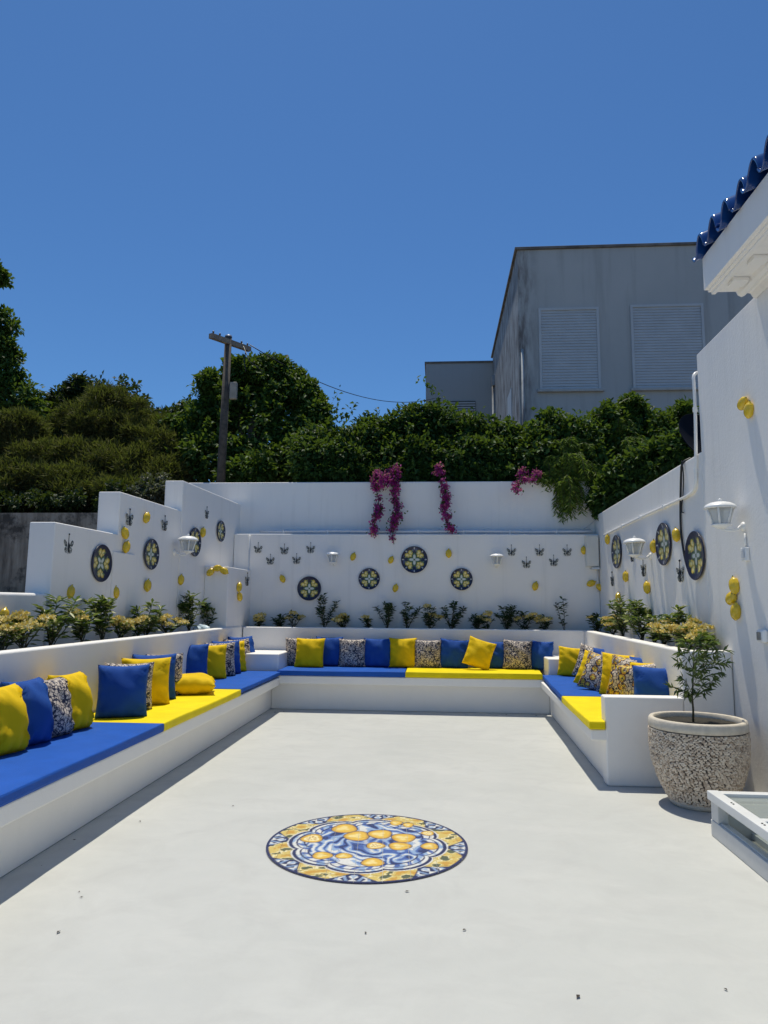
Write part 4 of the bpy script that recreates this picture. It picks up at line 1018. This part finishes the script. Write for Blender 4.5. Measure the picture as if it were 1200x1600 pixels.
def clump_leaves(rs, blobs, nper, sub_n, sub_r, spread=.55):
    """blobs: (centre, radii); leaves gather on smaller clumps near the blob surface, so gaps and lit/dark lumps appear"""
    P = []; O = []
    for c, rad in blobs:
        c = np.array(c); rad = np.array(rad)
        sd_ = rdir(rs, sub_n); rr = rs.uniform(.35, 1.0, (sub_n, 1)) ** .5; sc_ = c + sd_ * rad * rr * .88
        for s in sc_:
            n = int(nper * rs.uniform(.6, 1.3)); d = rdir(rs, n); t = rs.uniform(.25, 1, (n, 1)) ** .5
            sr = sub_r * rs.uniform(.6, 1.25) * np.array([1, 1, .8]) * min(1.0, rad.min() / sub_r * .8)
            P.append(s + d * t * sr); O.append(d + (s - c) / rad * .6)
        ms = max(5, int(sub_n * .8)); sd_ = rdir(rs, ms); sd_[:, 2] = np.abs(sd_[:, 2]) * .9 - .15
        for s in c + sd_ * rad * rs.uniform(.95, 1.42, (ms, 1)):
            n = int(nper * rs.uniform(.10, .28)); d = rdir(rs, n)
            P.append(s + d * rs.uniform(.1, 1, (n, 1)) * sub_r * rs.uniform(.25, .5)); O.append(d + (s - c) / rad)
    return np.concatenate(P), np.concatenate(O)
def px_blob(px, py, rx, ry, y, ry_depth=None):
    c = ony(px, py, y); a = abs((ony(px + rx, py, y) - c).x); b_ = abs((ony(px, py - ry, y) - c).z)
    return (tuple(c), (a, ry_depth or max(.4, (a + b_) / 2 * .8), b_))
def tree(name, label, cat, blobs, base, mat, leaf, n, sub_n, sub_r, seed, kind='leaf', trunk_r=.12, group=None, extra=None):
    rs = np.random.RandomState(seed); t = thing(name, base, label, cat, 0, group)
    P, O = clump_leaves(rs, blobs, n, sub_n, sub_r)
    m = len(P)
    if extra is not None: P = np.concatenate([P, extra]); O = np.concatenate([O, rdir(rs, len(extra))]); m = len(P)
    if kind == 'leaf':
        D = O * .5 + rdir(rs, m) * .9 + np.array([0, 0, -.15]); Nn = O * .5 + rdir(rs, m) * .6 + np.array([0, 0, .7])
        Lg = leaf * rs.uniform(.7, 1.3, m); Wd = Lg * rs.uniform(.45, .65, m)
    else:                                   # feathery: long thin needles, arching
        D = O * .5 + rdir(rs, m) * .9 + np.array([0, 0, .15]); Nn = rdir(rs, m)
        Lg = leaf * rs.uniform(.7, 1.5, m); Wd = Lg * rs.uniform(.07, .13, m)
    L_ = np.array(base); place('crown', leaf_mesh('crown', P - L_, D, Nn, Lg, Wd, mat), t)
    tb = MB(); rng = random.Random(seed); B0 = Vector(base)
    cz = np.mean([b_[0] for b_ in blobs], axis=0)
    tb.tube([(0, 0, -.1), (rng.uniform(-.1, .1), 0, (cz[2] - B0.z) * .45), tuple(Vector(cz) - B0)], [trunk_r, trunk_r * .75, trunk_r * .4], 8)
    for c, rad in blobs:
        e = Vector(c) - B0; s_ = Vector(cz) - B0; s_.z *= .5
        tb.tube([s_, s_.lerp(e, .5) + Vector((rng.uniform(-.1, .1), 0, .1)), e], [trunk_r * .5, trunk_r * .3, trunk_r * .1], 6)
    tb.build('trunk', BARK, t, True)
    return t
UG = 2.2
def base_at(px, y, z=UG): q = ony(px, 760, y); return (q.x, y, z)
tree('broadleaf_tree', 'big rounded green tree behind the utility pole', 'tree',
     [px_blob(405, 625, 60, 50, 15.2), px_blob(455, 650, 48, 58, 15.0), px_blob(350, 630, 40, 46, 15.2), px_blob(315, 670, 42, 50, 15.0), px_blob(280, 705, 34, 48, 14.8), px_blob(485, 690, 30, 48, 14.8), px_blob(400, 690, 84, 66, 14.7), px_blob(335, 722, 60, 45, 14.3), px_blob(455, 730, 55, 35, 14.2), px_blob(400, 590, 32, 24, 15.2), px_blob(330, 600, 14, 14, 15), px_blob(440, 590, 28, 22, 15.2), px_blob(375, 578, 18, 14, 15.2), px_blob(272, 668, 14, 14, 14.9), px_blob(497, 662, 20, 34, 14.9), px_blob(425, 578, 22, 14, 15.2), px_blob(480, 622, 18, 24, 15), px_blob(420, 735, 60, 30, 13.9), px_blob(385, 745, 40, 25, 13.6)],
     base_at(390, 15), L_TREE, .12, 105, 26, .32, 1, trunk_r=.2)
tree('dark_tree', 'low dark round tree behind the feathery and the big green tree', 'tree',
     [px_blob(268, 690, 42, 52, 19), px_blob(300, 670, 36, 40, 19), px_blob(240, 700, 30, 35, 19)], base_at(265, 19), L_DARK, .15, 150, 24, .5, 2)
tree('umbrella_pine', 'dome-shaped dark tree rising behind the feathery trees', 'tree',
     [px_blob(162, 640, 58, 48, 19), px_blob(120, 655, 45, 46, 19), px_blob(195, 680, 45, 55, 19), px_blob(90, 650, 24, 32, 19), px_blob(165, 720, 75, 50, 19)], base_at(150, 19), L_DARK, .15, 150, 28, .5, 3)
tree('dark_cypress', 'narrow nearly black cypress poking above the dome-shaped tree', 'tree',
     [px_blob(118, 612, 11, 22, 18), px_blob(114, 640, 15, 30, 18), px_blob(106, 672, 16, 30, 18)], base_at(115, 18), L_DARK, .10, 130, 22, .22, 4, trunk_r=.1)
tree('tall_tree', 'tall loose dark tree beside the feathery trees, highest of the garden trees', 'tree',
     [px_blob(-5, 508, 20, 24, 16), px_blob(0, 580, 28, 42, 16), px_blob(22, 622, 30, 38, 16), px_blob(48, 650, 16, 34, 16), px_blob(-60, 560, 50, 90, 16), px_blob(-15, 665, 60, 60, 16), px_blob(-4, 428, 7, 8, 16), px_blob(10, 550, 12, 22, 16)], base_at(-40, 16), L_TREE, .13, 70, 18, .28, 5, trunk_r=.2)
GF = 'feathery brown-green trees over the old wall'
tree('feathery_tree', 'feathery brown-green tree spreading over the open end of the old wall', 'tree',
     [px_blob(20, 720, 60, 55, 14.0), px_blob(70, 740, 55, 50, 13.8), px_blob(-30, 740, 50, 70, 14), px_blob(40, 765, 80, 30, 13.4), px_blob(110, 770, 50, 30, 13.3), px_blob(35, 680, 30, 30, 14)], base_at(30, 14), L_PINE, .13, 760, 34, .34, 6, 'needle', group=GF)
tree('feathery_tree', 'feathery brown-green tree with rounded top beside the big green tree', 'tree',
     [px_blob(160, 672, 52, 62, 15), px_blob(212, 690, 46, 58, 14.8), px_blob(255, 715, 34, 55, 14.6), px_blob(140, 735, 55, 45, 14.2), px_blob(200, 745, 70, 45, 14.0), px_blob(255, 760, 35, 35, 13.8), px_blob(175, 780, 80, 25, 13.2)], base_at(190, 14.6), L_PINE, .13, 760, 34, .34, 7, 'needle', group=GF)
tree('undergrowth_shrub', 'dark low shrub hanging over the top of the old wall', 'shrub',
     [px_blob(60, 790, 70, 16, 12.6), px_blob(140, 788, 60, 18, 12.6), px_blob(-20, 788, 60, 18, 12.6), px_blob(215, 775, 50, 25, 12.7)], base_at(90, 12.8), L_DARK, .09, 110, 26, .22, 8, trunk_r=.04)
tree('grey_shrub', 'small grey-green shrub behind the third step of the stepped wall', 'shrub',
     [px_blob(248, 768, 24, 24, 12.6), px_blob(230, 780, 20, 18, 12.6)], base_at(245, 12.7), m_leaf('grey green leaves', [(0, (.06, .065, .045)), (1, (.16, .165, .12))], .15), .08, 110, 20, .18, 9, trunk_r=.04)
# hedge: a vine mass along the top of the hedge wall
rs = np.random.RandomState(21); hbl = []
tops = {490: 672, 520: 668, 550: 662, 580: 655, 610: 648, 640: 642, 670: 640, 700: 640, 730: 645, 760: 655, 790: 662, 815: 672, 840: 690}
for px, tp in tops.items():
    tp += rs.uniform(-6, 6)
    hbl.append(px_blob(px, tp + 40, 24, 40, 12.75, .45)); hbl.append(px_blob(px + rs.uniform(-8, 8), 722, 26, 32, 12.35, .38)); hbl.append(px_blob(px, 742, 24, 14, 12.12, .22))
spr = []
for (p0, p1, nn) in (((655, 588), (715, 640), 46), ((528, 606), (520, 660), 34), ((556, 628), (530, 660), 26), ((535, 640), (505, 665), 20), ((570, 655), (590, 640), 12), ((840, 640), (838, 690), 30), ((745, 640), (748, 665), 20)):
    for t in np.linspace(0, 1, nn):
        q = ony(p0[0] + (p1[0] - p0[0]) * t, p0[1] + (p1[1] - p0[1]) * t ** .8, 12.7); spr.append(np.array(q) + rs.normal(0, .035, 3))
tree('vine_hedge', 'dense dark green vine hedge along the top of the white hedge wall', 'hedge', hbl, base_at(660, 12.6), L_HEDGE, .098, 105, 22, .24, 22, trunk_r=.05, extra=np.array(spr))
# right-hand bushes
rbl = [px_blob(868, 685, 34, 40, 12.7), px_blob(905, 700, 42, 48, 12.6), px_blob(950, 690, 42, 48, 12.8), px_blob(1000, 685, 46, 50, 12.9), px_blob(1045, 690, 44, 48, 13.0), px_blob(1055, 735, 50, 40, 12.7), px_blob(915, 735, 40, 36, 12.4), px_blob(985, 645, 14, 24, 12.9), px_blob(1062, 655, 14, 22, 13), px_blob(948, 655, 10, 20, 12.9), px_blob(840, 700, 24, 36, 12.6)]
tree('leafy_bush', 'loose bright green bush between the hedge and the house wall', 'bush', rbl, base_at(970, 12.8), L_TREE, .10, 95, 24, .26, 23, trunk_r=.08)
def weeping(name, label, starts, mat, seed, base, lf=.10):
    rs = np.random.RandomState(seed); t = thing(name, base, label, 'tree'); P = []; D = []; tw = MB(); B0 = Vector(base)
    for px, py, y, ln, n_ in starts:
        for _ in range(n_):
            s_ = np.array(ony(px + rs.uniform(-14, 14), py + rs.uniform(-10, 10), y + rs.uniform(-.12, .12))); L1 = ln * rs.uniform(.5, 1.15); sw_ = rs.normal(0, .10, 2)
            pts = []
            for tt in np.linspace(0, 1, 26):
                q = s_ + np.array([sw_[0] * tt, min(0, sw_[1]) * tt, .10 * math.sin(tt * 2.2) - L1 * tt ** 1.4]); pts.append(q)
                for sgn in (-1, 1): P.append(q); D.append(np.array([sgn * rs.uniform(.3, 1), rs.normal(0, .5), rs.uniform(-1.4, -.3)]))
            tw.tube([Vector(q) - B0 for q in pts[::4]], .004, 4)
    P = np.array(P) - np.array(base); m = len(P)
    place('crown', leaf_mesh('crown', P, D, rdir(rs, m), lf * rs.uniform(.6, 1.2, m), lf * .2 * rs.uniform(.7, 1.3, m), mat), t)
    tw.tube([(0, 0, -.1), (0, 0, 1.2), tuple(Vector(ony(starts[0][0], starts[0][1], starts[0][2])) - B0)], [.05, .04, .02], 6)
    tw.build('trunk', TWIG, t, True)
weeping('weeping_tree', 'pale green weeping foliage spilling over the hedge wall', [(868, 722, 11.95, .42, 40), (895, 716, 11.85, .50, 44), (885, 752, 11.68, .60, 30), (915, 728, 11.9, .50, 32), (880, 695, 12.1, .35, 34), (855, 742, 11.8, .25, 14), (900, 690, 12.1, .4, 24)], L_WEEP, 31, base_at(885, 12.3), .115)
weeping('weeping_tree', 'drooping yellow-green sprays above the low stretch of the house wall', [(990, 690, 12.2, .5, 34), (1010, 720, 12.2, .5, 30), (970, 660, 12.5, .45, 26), (1030, 660, 12.7, .4, 20), (945, 735, 12.0, .45, 26), (1020, 735, 12.0, .4, 20)], L_WEEP, 32, base_at(1000, 12.7), .115)
tree('corner_bush', 'dark leafy bush leaning over the corner of hedge wall and house wall', 'bush',
     [px_blob(958, 770, 26, 36, 11.50, .22), px_blob(985, 752, 30, 36, 11.3, .3), px_blob(1015, 735, 30, 34, 11.0, .3), px_blob(1045, 715, 30, 34, 10.6, .3), px_blob(945, 785, 18, 26, 11.55, .12), px_blob(1070, 705, 18, 30, 10.2, .25)], (3.3, 11.0, 0), L_HEDGE, .10, 95, 24, .20, 34, trunk_r=.06)
def bougain(label, strands, seed, group=None):
    rs = np.random.RandomState(seed); q0 = ony(*strands[0][0], 11.7); base = (q0.x, 12.3, 2.9); t = thing('bougainvillea', base, label, 'flowering vine', 0, group); B = np.array(base)
    P = []; st = MB()
    for (p0, p1, w, n_) in strands:
        a = np.array(ony(*p0, 11.80)); b_ = np.array(ony(*p1, 11.40)); pts = []
        for tt in np.linspace(0, 1, 14):
            q = a + (b_ - a) * tt; q[1] = 11.74 - .30 * tt; q[0] += .03 * math.sin(tt * 9 + seed); pts.append(q)
        st.tube([Vector((a[0], 12.25, a[2] + .05)) - Vector(base)] + [Vector(q) - Vector(base) for q in pts], .007, 5)
        kcl = max(6, n_ // 40)
        for c in range(kcl):
            tt = rs.uniform(0, 1) ** .9; i = min(13, int(tt * 13)); c0 = pts[i] + rs.normal(0, w * .38, 3) * np.array([1, .5, .8]); c0[1] = min(c0[1], 11.72)
            for _ in range(40): P.append(c0 + rdir(rs, 1)[0] * rs.uniform(.2, 1) * .075)
    P = np.array(P); P[:, 1] = np.minimum(P[:, 1], 11.74); m = len(P)
    place('bracts', leaf_mesh('bracts', P - B, rdir(rs, m), rdir(rs, m), .042 * rs.uniform(.7, 1.3, m), .034 * rs.uniform(.7, 1.3, m), BRACT), t)
    gl = P[rs.choice(m, m // 7)] + rs.normal(0, .03, (m // 7, 3)); n2 = len(gl)
    place('leaves', leaf_mesh('leaves', gl - B, rdir(rs, n2), rdir(rs, n2), .05, .03, L_HEDGE), t)
    st.build('stem', TWIG, t, True)
bougain('magenta bougainvillea hanging in two strands over the hedge wall', [((591, 742), (587, 838), .058, 1300), ((620, 744), (616, 850), .055, 1200), ((612, 736), (600, 752), .14, 700)], 41)
bougain('magenta bougainvillea hanging in one thin strand over the hedge wall', [((686, 732), (704, 832), .065, 1100)], 42)
bougain('small dull magenta bougainvillea beside the weeping foliage', [((818, 738), (806, 768), .08, 420), ((838, 740), (826, 756), .06, 200)], 43)

# ------------------------------------------------------------------ shrubs in the planters
def shrub(base, h, w, kind, label, seed, cat='shrub', leafmat=None, flower=0, leaf=.07, stems=None):
    rs = np.random.RandomState(seed); rng = random.Random(seed)
    t = thing('planter_shrub', base, label, cat, rng.uniform(0, 6.28)); st = MB(); P = []; D = []; FP = []
    ns = stems or rng.randint(6, 10)
    for s in range(ns):
        a = rng.uniform(0, 6.28); lean = rng.uniform(.3, 1.2) * w * .60; hh = h * (rng.uniform(.55, 1.0) if flower < .5 else rng.uniform(.55, .92)) * (1 if flower < .5 else .93) if s else h * (1 if flower < .5 else .9)
        if s == 0: lean *= .3
        pts = [Vector((lean * tt ** 1.2 * math.cos(a) + rng.uniform(-.006, .006), lean * tt ** 1.2 * math.sin(a) + rng.uniform(-.006, .006), hh * tt)) for tt in np.linspace(0, 1, 7)]
        st.tube(pts, [.006, .0055, .005, .0045, .004, .003, .002], 5)
        nl = int((15 if flower >= .5 else 23) * hh / .3)
        for _ in range(nl):
            tt = (rng.uniform(.22, 1) if rng.random() < .55 else rng.uniform(.72, 1)); i = tt * 6; i0 = int(min(5, i)); q = pts[i0].lerp(pts[i0 + 1], i - i0); b_ = rng.uniform(0, 6.28)
            P.append(q); D.append((math.cos(b_), math.sin(b_), rng.uniform(-.1, .9)))
        if flower and (rng.random() < flower):
            c0 = pts[-1]
            for _ in range(75):
                b_ = rng.uniform(0, 6.28); r_ = .062 * rng.random() ** .5; FP.append((c0.x + r_ * math.cos(b_), c0.y + r_ * math.sin(b_), c0.z + .035 - r_ * .35 + rng.uniform(-.012, .012)))
    m = len(P); D = np.array(D)
    place('foliage', leaf_mesh('foliage', P, D, np.tile([0, 0, 1.0], (m, 1)) + rs.normal(0, .3, (m, 3)), leaf * rs.uniform(.6, 1.25, m), leaf * .33 * rs.uniform(.8, 1.2, m), leafmat or L_SHRUB), t)
    if FP:
        n2 = len(FP); place('blossom', leaf_mesh('blossom', FP, rdir(rs, n2) + np.array([0, 0, .6]), rdir(rs, n2), .030, .026, FLOWER), t)
    st.build('stem', TWIG, t, True)
    return t
SOILZ = PLZ - .052
def pl_left(px, py): q = onx(px, py, -3.36); x = -3.38 + (q.y - 8) * .012; q = onx(px, py, x); return (q.x, q.y, SOILZ), q.z - SOILZ
def pl_back(px, py): q = ony(px, py, 11.33); return (q.x, 11.33, SOILZ), q.z - SOILZ
def pl_right(px, py):
    q = onx(px, py, 2.33); q = onx(px, py, (rpl(q.y) + PT + rwx(q.y)) / 2); return (q.x, q.y, SOILZ), q.z - SOILZ
sd = 100
for fn, px, py, w, fw, lm, lab in (
    (pl_left, 8, 968, .26, 1, None, 'yellow-blossomed shrub in front of the low wall lemon'),
    (pl_left, 40, 958, .30, 1, None, 'yellow-blossomed shrub where the low wall meets the stepped wall'),
    (pl_left, 84, 934, .30, 0, None, 'tall leafy shrub at the front corner of the stepped wall'),
    (pl_left, 131, 958, .20, .4, None, 'small shrub with few blossoms below the cross-of-lemons plate'),
    (pl_left, 164, 936, .24, 0, None, 'tall leafy shrub beneath the lemon beyond the cross-of-lemons plate'),
    (pl_left, 190, 966, .24, 1, None, 'low yellow-blossomed shrub at the plinth of the stepped wall'),
    (pl_left, 230, 942, .30, 0, None, 'leafy shrub under the lemon of the second step'),
    (pl_left, 219, 965, .26, 1, None, 'low yellow-blossomed shrub before the leafy one under the second step'),
    (pl_left, 262, 963, .30, 1, None, 'yellow-blossomed shrub below the lantern lemon'),
    (pl_left, 298, 928, .32, 0, None, 'tallest leafy shrub along the stepped wall, under its lantern'),
    (pl_left, 328, 945, .26, .15, None, 'leafy shrub beside the corner pier and the pale bag'),
    (pl_back, 406, 960, .22, .5, L_SMALL, 'small dark shrub with pale tips nearest the corner pier'),
    (pl_back, 437, 962, .20, 0, L_SMALL, 'sparse little shrub under the lone lemon of the hedge wall'),
    (pl_back, 459, 954, .20, .5, L_SMALL, 'small shrub beneath the plain-rimmed plate of the hedge wall'),
    (pl_back, 508, 930, .30, 0, L_SMALL, 'tall pointed dark shrub beside the lowest plate of the hedge wall'),
    (pl_back, 537, 960, .22, .7, L_SMALL, 'low shrub with pale blossoms beside the tall pointed one'),
    (pl_back, 576, 962, .18, .5, L_SMALL, 'little shrub straight below the second lowest plate'),
    (pl_back, 605, 943, .30, 0, L_SMALL, 'open leafy shrub below the lemon under the largest plate'),
    (pl_back, 636, 941, .30, 0, L_SMALL, 'leafy shrub straight below the largest plate'),
    (pl_back, 672, 949, .24, .4, L_SMALL, 'shrub with few blossoms between largest plate and its neighbour'),
    (pl_back, 705, 940, .32, 0, L_SMALL, 'round leafy shrub below the plate nearest the house-side lantern'),
    (pl_back, 744, 962, .18, 0, L_SMALL, 'low sparse shrub to the house side of the round leafy one'),
    (pl_back, 761, 956, .22, .7, L_SMALL, 'shrub with pale blossoms under the house-side lantern'),
    (pl_back, 791, 947, .30, 0, L_SMALL, 'leafy shrub under the first butterfly by the house-side lantern'),
    (pl_back, 819, 957, .26, .3, L_SMALL, 'bushy shrub under the lone lemon near the electric box'),
    (pl_back, 851, 961, .26, .5, L_SMALL, 'low bushy shrub before the slender one near the house'),
    (pl_back, 881, 936, .22, 0, L_SMALL, 'slender upright shrub on a bare stem near the electric box'),
    (pl_right, 934, 960, .28, .2, L_SMALL, 'dark bushy shrub in the corner under the paired lemons'),
    (pl_right, 956, 962, .26, 1, None, 'yellow-blossomed shrub at the far end of the house wall'),
    (pl_right, 971, 935, .30, 0, None, 'tall leafy shrub under the far plate of the house wall'),
    (pl_right, 1001, 940, .32, 0, None, 'tall leafy shrub in the middle of the house wall planter'),
    (pl_right, 1020, 962, .26, .4, None, 'shrub with a few blossoms in the middle of the house wall planter'),
    (pl_right, 1036, 970, .28, 1, None, 'yellow-blossomed shrub next to the broad one of the house wall'),
    (pl_right, 1060, 951, .36, .2, None, 'broad leafy shrub under the plain-rimmed plate of the house wall'),
    (pl_right, 1078, 970, .30, 1, None, 'yellow-blossomed shrub nearest the potted young tree'),
    (pl_right, 1100, 992, .26, .2, None, 'low leafy shrub at the end of the house wall planter')):
    sd += 1; b0, h = fn(px, py)
    shrub(b0, h, w, 0, lab, sd, flower=fw, leafmat=lm, leaf=.108 if fn is not pl_back else .085, stems=2 if 'bare stem' in lab else None)
# crumpled bag
q = onx(315, 977, -3.27); bag = MB(); rng = random.Random(3)
ico = bmesh.new(); bmesh.ops.create_icosphere(ico, subdivisions=3, radius=.09)
for v in ico.verts: v.co = Vector((v.co.x * 1.3, v.co.y, max(-.05, v.co.z * .8))) * rng.uniform(.78, 1.15)
me = bpy.data.meshes.new('plastic_bag'); ico.to_mesh(me); ico.free(); me.materials.append(BAG)
o = place('plastic_bag', me, None, (q.x, q.y, SOILZ + .05)); tag(o, 'crumpled pale blue plastic bag among the shrubs by the corner pier', 'bag')

# young tree in the pot
yt = thing('young_tree', (PC.x - .03, PC.y, .610), 'young narrow-leaved tree growing in the pebbled pot', 'tree')
tr = MB(); rng = random.Random(8); rs = np.random.RandomState(8); P = []; D = []
B0 = Vector((PC.x - .03, PC.y, .610))
trunk = [Vector((0, 0, 0)), Vector((.004, 0, .10)), Vector((.0, 0, .20)), Vector((.012, 0, .30)), Vector((.02, 0, .42)), Vector((.03, 0, .53))]
tr.tube(trunk, [.009, .008, .007, .006, .005, .003], 7)
tips = [(1048, 1072, .0), (1066, 1060, .03), (1137, 1016, -.02), (1120, 1030, .06), (1128, 1050, -.05), (1118, 1063, .05), (1070, 1010, .05), (1090, 1000, -.05), (1100, 1020, .08), (1110, 1005, .0), (1060, 1035, -.08), (1085, 1045, -.10), (1098, 1050, .1), (1075, 1085, -.05), (1104, 1080, .0), (1092, 1028, -.12), (1062, 1020, .08), (1135, 1035, .04)]
for px, py, dy in tips:
    e = Vector(ony(px, py, PC.y + dy)) - B0; s0 = max(.16, min(.5, e.z - .12)); i = np.interp(s0, [p_.z for p_ in trunk], range(6)); i0 = min(4, int(i)); s_ = trunk[i0].lerp(trunk[i0 + 1], i - i0)
    mid = s_.lerp(e, .5) + Vector((0, 0, .03)); pts = smooth([s_, mid, e], 2); tr.tube(pts, .0022, 5)
    n_ = int(15 + 70 * (e - s_).length)
    for _ in range(n_):
        t_ = rng.uniform(.25, 1.0); j = t_ * (len(pts) - 1); j0 = min(len(pts) - 2, int(j)); q = pts[j0].lerp(pts[j0 + 1], j - j0); dr = (pts[j0 + 1] - pts[j0]).normalized()
        P.append(q); D.append(np.array(dr) * .8 + rdir(rs, 1)[0] * .8 + np.array([0, 0, -.25]))
for _ in range(12): P.append(trunk[2].lerp(trunk[3], rng.random())); D.append(rdir(rs, 1)[0] + np.array([0, 0, -.3]))
m = len(P); place('crown', leaf_mesh('crown', P, np.array(D), rdir(rs, m) + np.array([0, 0, .8]), .062 * rs.uniform(.7, 1.3, m), .016 * rs.uniform(.8, 1.3, m), L_POT), yt)
tr.build('trunk', TWIG, yt, True)

# ------------------------------------------------------------------ bits of dry leaf on the floor
bit = leaf_mesh('dry_leaf', [(0, 0, 0)], [(1, 0, .15)], [(0, 0, 1)], .028, .014, DEB)
rng = random.Random(2)
for px, py, s_ in ((122, 1393, .6), (124, 1402, .8), (95, 1454, 1.2), (572, 1459, .8), (729, 1452, 1.0), (901, 1560, 1.2), (220, 1284, 1.0), (362, 1259, .8), (119, 1312, .9), (180, 1283, .6), (985, 1060, .5), (632, 1393, 1.1), (1137, 1548, .8), (64, 1352, .5), (432, 1113, 1.4), (442, 1112, 1.0), (790, 1117, 1.6), (836, 1118, 1.3)):
    q = onz(px, py, .004)
    if py < 1100: continue
    o = place('dry_leaf', bit, None, q, (rng.uniform(-.3, .3), 0, rng.uniform(0, 6.28)), s_ * .9); tag(o, 'tiny dark dry leaf lying on the pale floor', 'leaf', 'dry leaf bits scattered on the floor')
